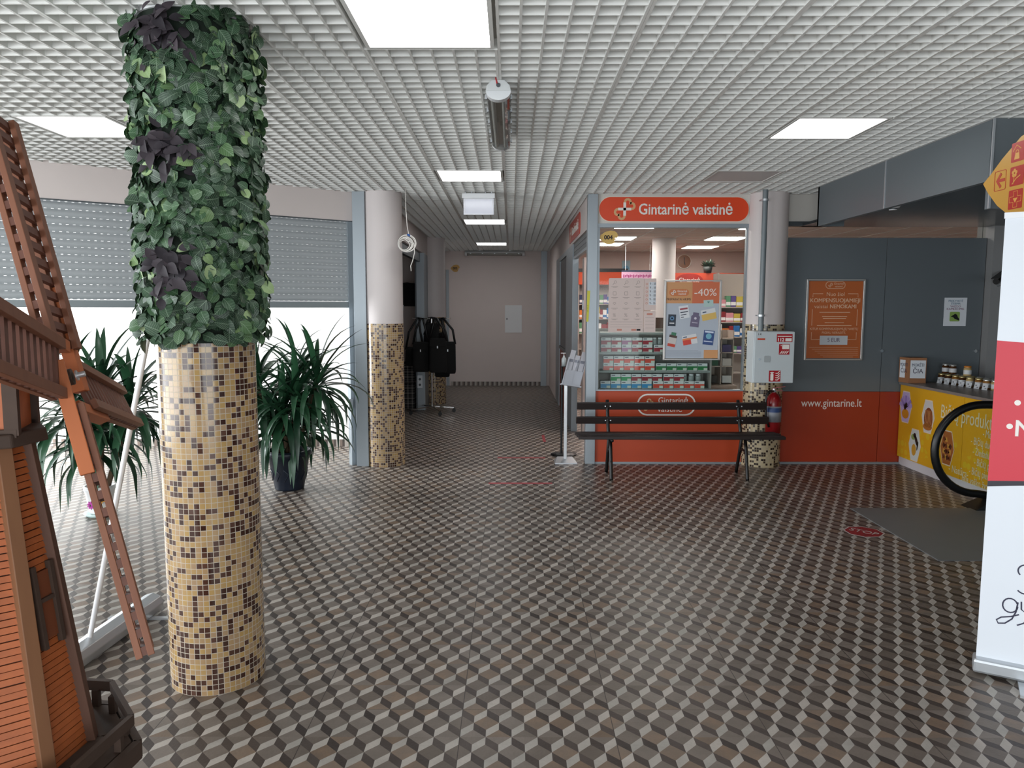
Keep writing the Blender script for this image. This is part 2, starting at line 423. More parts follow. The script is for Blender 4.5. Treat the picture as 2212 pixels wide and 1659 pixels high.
# window walls that let the daylight in, left of and behind the viewer
def window_wall(name, F, w, h, bays):
    f = MB()
    f.fbox(F, 0, w, 0, .12, -.05, .05); f.fbox(F, 0, w, h, 3.2, -.05, .05)
    for i in range(bays+1): f.fbox(F, w*i/bays-.03, w*i/bays+.03, .12, h, -.04, .04)
    o = struct(f.build(name, ALU))
    g = MB(); g.fbox(F, .02, w-.02, .12, h, -.004, .004); gl = g.build('pane', GLASS); gl.parent = o
window_wall('window_1', Fr((-6.9, 8.83, 0), (0, -1, 0), (0, 0, 1)), 11.9, 2.85, 8)
window_wall('window_2', Fr((-6.9, -3.1, 0), (1, 0, 0), (0, 0, 1)), 14.8, 2.85, 9)
wall('wall_right', (7.9, 8.0, -3.1, 16, 0, 3.2), m_=GREYP)

# aluminium shop-front members (fixed frames)
def frame_post(name, label, x0, x1, y0, y1, z1=2.8, m_=ALU, extra=None):
    w = MB((0, 0, 0)); w.box(x0, x1, y0, y1, 0, z1)
    if extra: extra(w)
    o = w.build(name, m_, bevel=.003); o['kind'] = 'structure'; return o
frame_post('trim_1', '', .785, .886, 7.84, 7.97)
frame_post('trim_2', '', -1.6, -1.475, 7.7, 7.84)
m = MB()
m.box(.8, .86, 11.1, 12.6, 2.40, 2.47)
struct(m.build('trim_3', ALU))
frame_post('trim_11', '', .8, .88, 9.95, 11.1, 2.47); frame_post('trim_12', '', .8, .88, 12.6, 13.5, 2.47)
m = MB(); m.box(.82, .85, 11.1, 12.6, 1.02, 2.40); m.box(.80, .85, 11.1, 12.6, .97, 1.02); struct(m.build('window_3', ALUD))
m = MB(); m.box(.815, .85, 11.1, 12.6, .0, .97); struct(m.build('window_3_infill', mat('red_film', '#8c3a2c', .5)))
m = MB(); m.box(.886, 2.46, 7.86, 7.93, 2.465, 2.505); m.box(.886, .912, 7.87, 7.93, .79, 2.465); m.box(2.425, 2.46, 7.88, 7.93, .79, 2.465); m.box(.886, 2.46, 7.86, 7.93, .775, .79); m.box(.886, 2.46, 7.855, 7.93, 0, .02)
struct(m.build('trim_4', ALU))
m = MB(); m.box(2.8, 3.3, 7.86, 7.96, 2.485, 2.53); struct(m.build('trim_5', ALUD))
m = MB(); m.box(-1.36, -1.30, 15.8, 15.84, 0, 2.42); m.box(.62, .74, 15.78, 15.83, 0, 2.8); struct(m.build('trim_6', ALU))
m = MB(); m.box(-1.5, -1.38, 12.02, 12.12, 0, 2.5); m.box(-1.5, -1.4, 12.12, 12.75, 0, 2.5); struct(m.build('trim_7', ALU))
m = MB(); m.box(-1.52, -1.5, 11.98, 12.03, 0, 2.5); m.box(-1.5, -1.44, 8.2, 12.02, 2.36, 2.5); struct(m.build('trim_8', ALUD))

# lock box on the post by the accessory shop
t = thing('door_lock', 'small silver lock plate low on the grey post of the accessory shop', 'lock', (-1.44, 12.02, .44))
m = MB(t.location); m.box(-1.5, -1.42, 12.0, 12.02, .36, .56); m.build('plate', SILVER, t)
for z in (.5, .41):
    m = MB(t.location); m.cyl((-1.46, 12.0, z), (-1.46, 11.985, z), .02, n=12); m.build('cylinder', ALUD, t)

# front window, info band and orange lower panel
m = MB(); m.box(.912, 2.425, 7.895, 7.903, .79, 2.465); m.build('window_4', WINGLASS)['kind'] = 'structure'
FP = Fr((0, 7.86, 0), (1, 0, 0), (0, 0, 1))
t = thing('lower_panel', 'orange panel with a white outlined logo under the pharmacy window', 'panel', (1.66, 7.9, 0))
m = MB(t.location); m.box(.887, 2.45, 7.87, 7.93, .02, .775); m.build('board', ORANGE, t)
F = Fr((1.635, 7.868, .63), (1, 0, 0), (0, 0, 1))
m = MB(t.location); m.fstroke(F, rrect(-.3, .3, -.108, .108, .1), .016, 0, .002, 0, True); m.build('logo_outline', WHITET, t)
m = MB(t.location); emblem(m, F, -.2, .0, .055, .001); m.build('emblem', [WHITET, TAN], t)
text('lettering', 'Gintarinė', F, .07, .042, .095, WHITET, t, t.location, width=.31)
text('lettering', 'vaistinė', F, .04, -.048, .095, WHITET, t, t.location, width=.26)

t = thing('shop_sign', 'long orange rounded shop sign with white lettering over the pharmacy window', 'sign', (1.665, 7.86, 2.65))
F = Fr((1.665, 7.868, 2.65), (1, 0, 0), (0, 0, 1))
m = MB(t.location); m.fpoly(F, rrect(-.772, .772, -.127, .127, .12, 10), 0, .006); m.build('border', mat('sign_border', '#e8d9c8', .4), t)
m = MB(t.location); m.fpoly(F, rrect(-.765, .765, -.12, .12, .115, 10), .006, .012); m.build('panel', ORANGES, t)
m = MB(t.location); emblem(m, F, -.505, 0, .093, .012); m.build('emblem', [WHITET, TAN], t)
text('lettering', 'Gintarinė vaistinė', F, .12, -.005, .155, WHITET, t, t.location, width=.96, d=.0125, ext=.002, fat=.0028)
# the smaller sign round the corner
t = thing('shop_sign', 'small orange pharmacy sign above the side entrance in the corridor', 'sign', (.8, 9.65, 2.63))
FW = Fr((.8, 9.65, 2.63), (0, -1, 0), (0, 0, 1))
m = MB(t.location); m.fpoly(FW, rrect(-.82, .78, -.125, .125, .07, 6), .0, .008); m.build('panel', mat('orange_sign_side', '#c8402a', .4), t)
m = MB(t.location); emblem(m, FW, -.6, 0, .085, .008); m.build('emblem', [WHITET, TAN], t)
text('lettering', 'Gintarinė vaistinė', FW, .1, -.005, .15, WHITET, t, t.location, width=.95, d=.0085, fat=.0028)
# pharmacy side entrance: raised shutter, sliding door leaf
t = thing('roller_shutter', 'dark roller shutter rolled up over the side entrance of the pharmacy', 'shutter', (.83, 9.0, 2.29))
m = MB(t.location)
for k in range(3): m.box(.815, .85, 7.98, 9.95, 2.30+.055*k, 2.35+.055*k)
m.build('curtain', ALUD, t)
m = MB(t.location); m.box(.81, .855, 7.98, 9.95, 2.27, 2.30); m.build('bottom_bar', ALU, t)
t = thing('sliding_door', 'pale sliding door leaf standing open at the pharmacy side entrance', 'door', (.95, 9.6, 0))
m = MB(t.location); m.box(.93, .96, 9.72, 9.95, 0, 2.28); m.build('leaf', mat('door_beige', '#b9aaa4', .5), t)
m = MB(t.location); m.box(.915, .93, 9.74, 9.78, 1.62, 1.74); m.build('handle', SILVER, t)

# grey back wall right of the column
m = MB(); m.box(2.82, 3.888, 7.90, 7.96, .77, 2.37); m.box(3.894, 4.92, 7.90, 7.96, .77, 2.37); struct(m.build('wall_grey_panel', GREYP))
m = MB(); m.box(2.82, 3.888, 7.895, 7.96, .02, .768); m.box(3.894, 4.92, 7.895, 7.96, .02, .768); struct(m.build('wall_orange_band', mat('orange_vinyl_shaded', '#a13518', .4)))  # same orange vinyl, with this wall's shade put into the colour
m = MB(); m.box(2.82, 4.92, 7.925, 7.935, 2.37, 2.485); struct(m.build('window_5', GLASS))
m = MB(); m.box(2.8, 4.92, 7.86, 7.95, 0, .02); struct(m.build('baseboard_grey', ALU))
wall('wall_grey_pillar', (4.93, 5.12, 7.8, 7.96, 0, 2.49), (5.12, 5.3, 8.2, 8.3, 0, 2.6), m_=mat('pale_grey_wall', '#8d8d8d', .6))
wall('wall_far_right', (5.12, 8, 8.31, 8.4, 0, 2.6), m_=mat('pale_grey_wall', '#8d8d8d', .6))
# bulkhead and dark soffit over the escalator
m = MB(); m.box(2.95, 2.99, 4.76, 6.072, 2.43, 2.82); m.box(2.95, 2.99, 6.078, 7.39, 2.43, 2.82); m.box(2.953, 2.99, 6.0, 6.2, 2.44, 2.81); m.box(2.955, 7.9, 4.74, 4.79, 2.26, 2.82); m.box(2.95, 3.2, 7.36, 7.39, 2.43, 2.82)
struct(m.build('wall_bulkhead', GREYP))
m = MB(); m.box(2.944, 2.956, 4.733, 4.745, 2.26, 2.82); m.box(2.945, 2.952, 6.069, 6.081, 2.43, 2.8); struct(m.build('trim_9', SILVER))
m = MB(); m.box(2.99, 7.9, 4.79, 6.17, 2.475, 2.5); m.box(2.99, 7.9, 6.18, 7.96, 2.485, 2.51); struct(m.build('ceiling_soffit', SOFF))
for k, (x, y) in enumerate(((3.885, 1.2), (4.87, 1.2))):
    b = MB((x, 7.9, y)); b.cyl((x, 7.9, y), (x, 7.885, y), .017, n=16)
    tag(b.build('glass_fitting', CHROME), ['round steel fitting on the panel joint above the orange band', 'round steel fitting at the right edge of the grey panel'][k], 'fitting', 'round steel fittings on the grey wall')

# ------------------------------------------------------------------ columns
def column(x, y, label, ms, rot=0., top=2.86, zmos=1.478):
    t = thing('column', label, 'column', (x, y, 0), rot, 'round columns clad in mosaic')
    a = MB(); a.cyl((0, 0, 0), (0, 0, zmos), .2, n=64, caps=True); a.build('mosaic_cladding', ms, t)
    a = MB(); a.cyl((0, 0, zmos), (0, 0, top), .197, n=64, caps=True); a.build('plaster_shaft', PLASTERC, t)
    return t
c1 = column(-1.315, 3.253, 'round mosaic column whose upper half is wrapped in green leaves', MOSA, .3, zmos=1.62)
a = MB(); a.cyl((0, 0, 2.80), (0, 0, 2.86), .222, n=48); a.build('ceiling_collar', mat('collar', '#dadcdc', .25), c1)
column(-1.32, 7.85, 'tan mosaic column by the end post of the half-closed shutter', MOSA, 1.)
column(2.637, 7.86, 'mosaic column behind the bench, carrying the fire cabinet', MOSB, 2.)
column(-1.32, 12.9, 'mosaic column behind the rack of black bags in the corridor', MOSA, 4.)
column(2.58, 12.9, 'pale column standing inside the pharmacy behind its window', mat('dark_mosaic_far', '#4a3c34', .4), 0.)

# artificial foliage wrapped round the nearest column
def leaf_mat():
    g = NT('veined_leaf'); ri = g.n('NewGeometry').outputs['Random Per Island']
    tc = g.n('TexCoord'); sp = g.n('SeparateXYZ'); g.t.links.new(tc.outputs['UV'], sp.inputs[0]); u, v = sp.outputs[0], sp.outputs[1]
    au = g.f('ABSOLUTE', g.f('SUBTRACT', u, .5))
    w = g.f('FRACT', g.f('MULTIPLY', g.f('SUBTRACT', v, g.f('MULTIPLY', au, .75)), 8.))
    vein = g.f('MAXIMUM', g.f('LESS_THAN', w, .2), g.f('LESS_THAN', au, .025))
    cr = g.n('ValToRGB'); g.t.links.new(ri, cr.inputs[0])
    e = cr.color_ramp; e.elements[0].color = lin('#152c1c'); e.elements[1].color = lin('#97ab7c')
    for p, c_ in ((.35, '#1c3723'), (.6, '#24432a'), (.8, '#2f5231'), (.91, '#49683d'), (.965, '#7c9660')):
        k = e.elements.new(p); k.color = lin(c_)
    g.t.links.new(g.mix(g.f('MULTIPLY', vein, .32), cr.outputs[0], lin('#a9c0a4')), g.b.inputs['Base Color'])
    g.b.inputs['Roughness'].default_value = .5
    return g.m
LEAFM = leaf_mat()
PURP = NT('purple_leaf'); _ri = PURP.n('NewGeometry').outputs['Random Per Island']
PURP.t.links.new(PURP.mix(_ri, lin('#1f1a21'), lin('#463d43')), PURP.b.inputs['Base Color']); PURP.b.inputs['Roughness'].default_value = .6; PURP = PURP.m
def add_leaf(mb, base, nrm, up, L, W, curl=.25, fold=.2, rows=5, pointed=False):
    nrm = nrm.normalized(); up = (up-nrm*up.dot(nrm)).normalized(); sd = up.cross(nrm)
    vs = []
    for i in range(rows+1):
        t = i/rows
        w = W*((math.sin(PI*min(1., t*.93+.05))**.9)*(1.12-.5*t) if pointed else math.sqrt(max(0, 1-(2.06*t-1.03)**2))*(1.1-.25*t)) if t < 1 else W*.03
        zc = -curl*L*(t-.3)**2
        for k in (-1, 0, 1):
            vs.append(base+up*(L*t)+sd*(k*w)+nrm*(zc+abs(k)*fold*w)); mb.uv.append((.5+.5*k*min(1, w/W), t))
    fs = []
    for i in range(rows):
        for k in (0, 1): fs.append((i*3+k, i*3+k+1, i*3+k+4, i*3+k+3))
    mb.add(vs, fs, 0, True)
t = thing('leaf_wrap', 'green artificial leaf covering wrapped round the upper half of the nearest column', 'artificial plant', (-1.315, 3.253, 1.5))
CX, CY = -1.315, 3.253
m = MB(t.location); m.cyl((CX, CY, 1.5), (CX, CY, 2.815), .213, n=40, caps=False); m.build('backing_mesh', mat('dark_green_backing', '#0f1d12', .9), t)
m = MB(t.location); m.uv = []
clus = []
for zc, px in ((2.70, -.13), (2.27, -.12), (1.78, -.10)): clus.append((zc, px))
rl = random.Random(11)
def polar(th, rr, z): return V((CX+rr*math.cos(th), CY+rr*math.sin(th), z))
cam_th = math.atan2(-CY, -CX)
def incl(th, z, k=1.):
    for zc, px in clus:
        dth = (th-(cam_th-.55) + PI) % (2*PI)-PI
        if ((z-zc)/.13)**2+(dth*.25/.13)**2 < k: return True
    return False
for i in range(3400):
    th = rl.uniform(0, 2*PI); z = rl.uniform(1.50, 2.79)
    if incl(th, z, .55): continue
    out = V((math.cos(th), math.sin(th), 0)); tg = V((-math.sin(th), math.cos(th), 0))
    nr = (out+tg*rl.gauss(0, .5)+V((0, 0, rl.uniform(-.4, .8))))
    sp = rl.uniform(-2.1, 2.1)
    up = tg*math.sin(sp)+V((0, 0, -math.cos(sp)))+out*rl.uniform(-.2, .5)
    L = rl.uniform(.046, .07)
    add_leaf(m, polar(th, rl.choice((rl.uniform(.217, .24), rl.uniform(.23, .262))), z)+V((0, 0, .02)), nr, up, L, L*rl.uniform(.37, .46), rl.uniform(.1, .6), rl.uniform(-.05, .3))
m.build('leaves', LEAFM, t)
for zc, _ in clus:
    m = MB(t.location); m.uv = []
    for i in range(46):
        th = cam_th-.55+max(-.42, min(.42, rl.gauss(0, .2))); z = zc+max(-.1, min(.1, rl.gauss(0, .05)))
        z = min(z, 2.77)
        out = V((math.cos(th), math.sin(th), 0)); tg = V((-math.sin(th), math.cos(th), 0))
        sp = rl.uniform(-PI, PI)
        up = tg*math.sin(sp)+V((0, 0, -math.cos(sp)))+out*rl.uniform(.1, .7)
        add_leaf(m, polar(th, rl.uniform(.245, .275), z), out+tg*rl.gauss(0, .4)+V((0, 0, .4)), up, rl.uniform(.055, .085), rl.uniform(.019, .026), .3, .2, 5, True)
    m.build('purple_leaf_cluster', PURP, t)['label'] = 'cluster of dark purple pointed leaves'
# ------------------------------------------------------------------ roller shutter on the left shop
def shutter_mat():
    g = NT('shutter_slats'); vec, x, y, z = g.obj()
    ph = g.f('FRACT', g.f('DIVIDE', g.f('SUBTRACT', z, .065), .0611)); px_ = g.f('FRACT', g.f('DIVIDE', x, .05))
    slot = g.f('MULTIPLY', g.f('LESS_THAN', g.f('ABSOLUTE', g.f('SUBTRACT', ph, .06)), .014), g.f('LESS_THAN', px_, .38))
    g.b.inputs['Base Color'].default_value = lin('#a9aeb1'); g.b.inputs['Roughness'].default_value = .45
    tr = g.n('BsdfTransparent'); mx = g.n('MixShader'); out = g.t.nodes['Material Output']
    g.t.links.new(slot, mx.inputs[0]); g.t.links.new(g.b.outputs[0], mx.inputs[1]); g.t.links.new(tr.outputs[0], mx.inputs[2]); g.t.links.new(mx.outputs[0], out.inputs['Surface'])
    return g.m
t = thing('roller_shutter', 'long grey roller shutter lowered halfway over the left shop front', 'shutter', (SA.x, SA.y, 1.64))
t.rotation_euler = (0, 0, math.atan2(-SU.y, -SU.x))
FL = Fr((0, 0, 0), (1, 0, 0), (0, 0, 1))     # local frame: x runs right along the wall, y points into the shop
m = MB(); P = []
for k in range(14):
    for q in range(7):
        s = q/6; P.append((.065+.0611*(k+s), -.014*math.sin(PI*s)**.8))
vs = [(-6.3, .035+d, z) for z, d in P]+[(-.075, .035+d, z) for z, d in P]
n = len(P)
m.add(vs, [(i, n+i, n+i+1, i+1) for i in range(n-1)], 0, False); m.build('curtain', shutter_mat(), t)
m = MB(); m.box(-6.3, -.075, .015, .045, .0, .062); m.build('bottom_bar', mat('shutter_bar', '#8d9598', .4, .2), t, bevel=.004)
m = MB(); m.box(-.075, -.02, .0, .07, -1.64, .875); m.build('guide_rail', ALU, t)
m = MB(); m.box(-.11, -.07, -.03, .0, -1.04, -.94); m.build('lock', SILVER, t)
m = MB(); m.box(-6.4, -.02, -.004, .05, .868, .876); m.build('top_rail', ALUD, t)

# ------------------------------------------------------------------ hanging lamps
def tube_lamp(name, label, cat, x, y0, y1, z, along='Y', w=.065):
    t = thing(name, label, cat, (x, y0, z), 0 if along == 'Y' else -PI/2)
    L = y1-y0
    half = [(w*math.cos(a), -w*.72*math.sin(a)) for a in [PI*k/12 for k in range(13)]]
    F = Fr((0, L-.05, 0), (1, 0, 0), (0, 0, 1))
    b = MB(); b.fpoly(Fr((0, L, 0), (1, 0, 0), (0, 0, 1)), [(-w, 0), (w, 0), (w*.9, .028), (w*.5, .055), (-w*.5, .055), (-w*.9, .028)], 0, L); b.build('housing', mat('lamp_grey', '#c9cccc', .45), t, bevel=.003)
    b = MB(); b.fpoly(F, half, 0, L-.1); b.build('cover', glass('lamp_cover', '#dcdcda', .8) if 'lamp_cover' not in MATS else MATS['lamp_cover'], t)
    for yy in (0., L-.05):
        b = MB(); b.fpoly(Fr((0, yy+.05, 0), (1, 0, 0), (0, 0, 1)), [(x_*.985, z_*.97) for x_, z_ in half], 0, .05)
        b.build('end_cap', mat('lamp_end', '#d5d8da', .25), t)
    b = MB(); b.box(-w*.7, w*.7, .06, L-.06, -.012, -.004); b.build('reflector', mat('reflector', '#d0cbc4', .6), t)
    for s in (-1, 1):
        b = MB(); b.cyl((s*.028, .07, -.024), (s*.028, L-.07, -.024), .012, n=10)
        b.build('tube', mat('unlit_tube', '#d8d8d4', .3), t)
    for k in range(5):
        for s in (-1, 1):
            b = MB(); b.box(s*w-.006, s*w+.006, .12+k*(L-.24)/4-.012, .12+k*(L-.24)/4+.012, -.012, .012); b.build('clip', SILVER, t)
    for yy in (.3, L-.3):
        b = MB(); b.box(-.02, .02, yy-.02, yy+.02, .055, .075); b.build('hanger', SILVER, t)
    return t
t = tube_lamp('tube_lamp', 'long unlit grey fluorescent lamp fixed under the ceiling near the viewer', 'lamp', -.068, 3.97, 5.24, 2.745)
b = MB(); b.cyl((.0, -.004, .028), (.0, .004, .028), .011, n=12); b.build('cable_gland', ALUD, t)
b = MB(); b.tube([(-.006, -.002, .035), (-.012, .0, .06), (-.01, .02, .09)], .004); b.build('cable', RED, t)
tube_lamp('tube_lamp', 'dark unlit tube lamp under the ceiling at the corridor end wall', 'lamp', -.95, 15.55, 16.77, 2.735, 'X')

t = thing('emergency_lamp', 'white emergency lamp with a hanging clear blank panel below the ceiling', 'lamp', (-.33, 7.73, 2.78))
b = MB(t.location); b.box(-.495, -.165, 7.70, 7.77, 2.735, 2.785); b.build('housing', WHITE, t, bevel=.006)
b = MB(t.location); b.box(-.482, -.178, 7.728, 7.736, 2.575, 2.735); b.build('panel', mat('frosted_panel', '#d9dbe6', .15), t)
b = MB(t.location); b.fstroke(Fr((-.33, 7.727, 2.655), (1, 0, 0), (0, 0, 1)), [(-.14, -.075), (.14, -.075), (.14, .075), (-.14, .075)], .008, 0, .003, 0, True); b.build('panel_rim', WHITE, t)
for x in (-.46, -.4, -.26, -.2):
    b = MB(t.location); b.cyl((x, 7.735, 2.785), (x, 7.735, 2.81), .007, n=8); b.build('hanger', SILVER, t)

t = thing('cable_coil', 'coiled white cable with a blue tie hanging beside the tan column', 'cable', (-1.02, 7.5, 2.2))
rc = random.Random(3)
b = MB(t.location); pts = [(-1.035, 7.5, 2.82), (-1.032, 7.5, 2.6), (-1.02, 7.5, 2.42), (-1.005, 7.5, 2.355)]
for k in range(6*20):
    a = PI/2+2*PI*k/20; q = k//20; rr = .088-.007*q+.004*math.sin(q*2.1)
    pts.append((-1.022+rr*math.cos(a)*(1+.06*math.sin(q*3.1))-.006*q, 7.5+.004*q-.01, 2.27+rr*.95*math.sin(a)-.003*q))
pts += [(-.955, 7.49, 2.27), (-.95, 7.49, 2.18), (-.97, 7.49, 2.1), (-.99, 7.49, 2.05), (-.985, 7.49, 2.0)]
b.tube(pts, .0045, 6); b.build('cable', mat('cable_white', '#dcd8d2', .4), t)
b = MB(t.location); b.tube([(-1.012, 7.478, 2.352), (-1.0, 7.49, 2.345), (-.99, 7.515, 2.34), (-1.005, 7.51, 2.352)], .01, 6, True); b.build('tie', mat('blue_tie', '#2a5fa8', .5), t)

# ------------------------------------------------------------------ end of the corridor
t = thing('wall_hatch', 'white service hatch on the corridor end wall', 'hatch', (.045, 15.83, 1.4))
b = MB(t.location); b.fstroke(Fr((.045, 15.83, 1.404), (1, 0, 0), (0, 0, 1)), [(-.165, -.28), (.165, -.28), (.165, .28), (-.165, .28)], .025, 0, .015, 0, True); b.build('frame', WHITE, t)
b = MB(t.location); b.box(-.112, .202, 15.82, 15.83, 1.13, 1.678); b.build('door', WHITE, t)
b = MB(t.location); b.box(-.10, -.08, 15.81, 15.82, 1.385, 1.425); b.build('latch', ALUD, t)
def leaf_tag(name, label, x, y, z, w, h, num, col, parent=None):
    t = thing(name, label, 'sign', (x, y, z)); F = Fr((x, y, z), (1, 0, 0), (0, 0, 1))
    P = [(-.5, .02), (-.36, .22), (-.15, .42), (.1, .5), (.34, .46), (.46, .3), (.5, .12), (.46, -.02), (.32, -.04), (.44, -.12), (.3, -.2), (.34, -.34), (.2, -.47), (-.02, -.5), (-.22, -.4), (-.4, -.16)]
    b = MB(t.location); b.fpoly(F, [(a*w, c*h) for a, c in P], 0, .004); b.build('plate', mat(col[0], col[1], .4), t)
    text('lettering', num, F, -.0*w, .0, h*.42, DARKT, t, t.location, fat=.0018, d=.0045)
leaf_tag('number_sign', 'amber leaf shaped plate numbered 004 on the pharmacy window', 1.0, 7.885, 2.365, .2, .14, '004', ('amber_plate', '#d2ac5c'))
leaf_tag('number_sign', 'amber leaf shaped plate numbered 003 on the dark corridor end wall', -1.17, 15.825, 2.45, .19, .15, '003', ('amber_plate_far', '#c79a4c'))

# ------------------------------------------------------------------ bench
t = thing('bench', 'dark wooden bench with iron legs in front of the pharmacy window', 'bench', (1.6, 7.25, 0))
DW = wood_mat('dark_bench_wood', '#160c0a', '#241410', .5, 'X', 30); IRON = mat('cast_iron', '#0e0c0b', .45)
def slat(nm, x0, x1, yc, zc, wd, th, ang):
    b = MB(t.location); F = Fr((x0, yc, zc), (0, math.cos(ang), math.sin(ang)), (0, -math.sin(ang), math.cos(ang)))
    b.fbox(F, -wd/2, wd/2, -th/2, th/2, 0, x1-x0); return b.build(nm, DW, t, bevel=.004)
slat('seat_slat', .64, 2.60, 7.075, .418, .085, .03, .0); slat('seat_slat', .63, 2.59, 7.18, .425, .085, .03, -.02); slat('seat_slat', .625, 2.585, 7.285, .42, .085, .03, -.04)
slat('back_slat', .645, 2.555, 7.405, .535, .072, .028, PI/2+.2); slat('back_slat', .655, 2.545, 7.44, .672, .072, .028, PI/2+.2)
for x in (.96, 2.265):
    def leg(nm, pts, r):
        b = MB(t.location); b.tube(pts, r, 8); return b.build(nm, IRON, t)
    leg('front_leg', [(x, 7.08, 0), (x, 7.085, .02), (x, 7.12, .16), (x, 7.16, .3), (x, 7.2, .39)], .017)
    leg('rear_leg', [(x, 7.45, 0), (x, 7.43, .05), (x, 7.36, .22), (x, 7.31, .36), (x, 7.385, .5), (x, 7.445, .66), (x, 7.465, .73)], .017)
    leg('seat_bearer', [(x, 7.04, .39), (x, 7.18, .396), (x, 7.33, .39)], .014)
    leg('brace', [(x, 7.11, .17), (x, 7.17, .26), (x, 7.28, .27), (x, 7.35, .22)], .01)
    for zc, yc in ((.535, 7.385), (.672, 7.42)):
        for s in (-.025, .025):
            b = MB(t.location); b.cyl((x+s, yc+.004, zc), (x+s, yc-.006, zc), .006, n=10); b.build('bolt', SILVER, t)

# ------------------------------------------------------------------ fire cabinet, conduit, extinguisher
t = thing('fire_cabinet', 'white metal fire hose cabinet fixed to the column above the extinguisher', 'cabinet', (2.6, 7.5, .9))
b = MB(t.location); b.box(2.40, 2.805, 7.47, 7.68, .90, 1.415); b.build('body', mat('cabinet_white', '#c3cacc', .4), t, bevel=.006)
b = MB(t.location); b.box(2.41, 2.803, 7.452, 7.468, .905, 1.41); b.build('door', mat('cabinet_door', '#c6ced1', .4), t, bevel=.004)
F = Fr((2.41, 7.451, .905), (1, 0, 0), (0, 0, 1))
b = MB(t.location); b.fpoly(F, rrect(.095, .155, .205, .27, .012), 0, .005); b.build('handle', mat('handle_grey', '#aab0b2', .35), t)
b = MB(t.location); b.cyl(F.p(.05, .235), F.p(.05, .235, .006), .011, n=16); b.build('lock', CHROME, t)
def sticker(nm, a0, a1, c0, c1):
    b = MB(t.location); b.fbox(F, a0, a1, c0, c1, 0, .001); return b.build(nm, RED, t)
s = sticker('sticker', .215, .37, .405, .485); s['label'] = 'red sticker reading 112'
text('lettering', '112', F, .255, .427, .046, WHITET, s, t.location, fat=.0015, d=.0012)
b = MB(t.location); b.fbox(F, .3, .362, .413, .443, .001, .0015); b.fbox(F, .222, .362, .458, .466, .001, .0015); b.build('white_field', WHITET, s)
s = sticker('sticker', .24, .345, .282, .385); s['label'] = 'red sticker with a fire hose symbol'
b = MB(t.location); b.fbox(F, .272, .34, .335, .38, .001, .0015); b.fstroke(F, [(.255, .37), (.28, .37)], .006, .001, .0015)
for q in range(4): b.fstroke(F, [(.25+.02*q, .29), (.262+.02*q, .302), (.275+.02*q, .318)], .008, .001, .0015)
b.build('symbol', WHITET, s)
s = sticker('sticker', .15, .265, .012, .122); s['label'] = 'red sticker with a fire extinguisher symbol'
b = MB(t.location); b.fpoly(F, rrect(.165, .195, .022, .09, .008), .001, .0015); b.fbox(F, .172, .188, .09, .102, .001, .0015); b.fstroke(F, [(.162, .1), (.18, .106), (.2, .1)], .006, .001, .0015)
for q in range(4): b.fstroke(F, [(.215, .03+.022*q), (.235, .028+.022*q), (.25, .045+.022*q), (.258, .05+.022*q)], .008, .001, .0015)
b.build('symbol', WHITET, s)
b = MB(t.location); b.fbox(F, .025, .1, .425, .442, 0, .001); b.build('orange_strip', mat('orange_strip', '#c4482a', .5), t)
text('lettering', 'I 4', F, .045, .482, .03, DARKT, t, t.location, d=.0008)

t = thing('conduit_pipe', 'grey vertical conduit pipe running from the ceiling down to the fire cabinet', 'pipe', (2.51, 7.62, 1.41))
b = MB(t.location); b.cyl((2.512, 7.6, 1.41), (2.512, 7.6, 2.86), .027, n=20); b.build('pipe', mat('conduit_grey', '#737c80', .4), t)
for z in (2.70, 1.56):
    b = MB(t.location); b.cyl((2.512, 7.6, z), (2.512, 7.6, z+.02), .033, n=20); b.box(2.475, 2.55, 7.6, 7.67, z+.004, z+.016); b.build('clamp', SILVER, t)

t = thing('fire_extinguisher', 'red fire extinguisher hanging on the mosaic column behind the bench', 'extinguisher', (2.66, 7.58, .36))
EX = mat('extinguisher_red', '#7c0f14', .25)
b = MB(t.location); b.lathe([(0, .37), (.06, .372), (.075, .39), (.076, .68), (.07, .73), (.045, .775), (.022, .79), (.022, .80)], (2.66, 7.57, 0), 24); b.build('cylinder', EX, t)
b = MB(t.location); b.cyl((2.66, 7.57, .795), (2.66, 7.57, .835), .02, n=12); b.box(2.645, 2.675, 7.55, 7.59, .80, .82); b.build('valve', mat('valve_chrome', '#b8b8b8', .2, .9), t)
b = MB(t.location); b.bar((2.64, 7.57, .838), (2.76, 7.54, .86), .018, .008); b.bar((2.64, 7.57, .822), (2.74, 7.545, .815), .016, .007); b.build('handle', EX, t)
b = MB(t.location); b.tube([(2.645, 7.55, .81), (2.60, 7.53, .815), (2.567, 7.52, .77), (2.562, 7.52, .68), (2.568, 7.52, .55), (2.6, 7.515, .45)], .012, 8); b.build('hose', BLACK, t)
b = MB(t.location); b.lathe([(.0765, .50), (.0775, .5), (.0775, .66), (.0765, .66)], (2.66, 7.57, 0), 16, a0=-PI*.95, a1=-PI*.05); b.build('label', mat('ext_label', '#83858c', .5), t)  # white label greyed: its back-lit shade is put into the colour
b = MB(t.location); b.lathe([(.0782, .60), (.0782, .645)], (2.66, 7.57, 0), 16, a0=-PI*.9, a1=-PI*.1); b.build('label_band', mat('ext_band', '#27406e', .5), t)
b = MB(t.location); b.box(2.56, 2.75, 7.645, 7.665, .5, .53); b.build('bracket', BLACK, t)

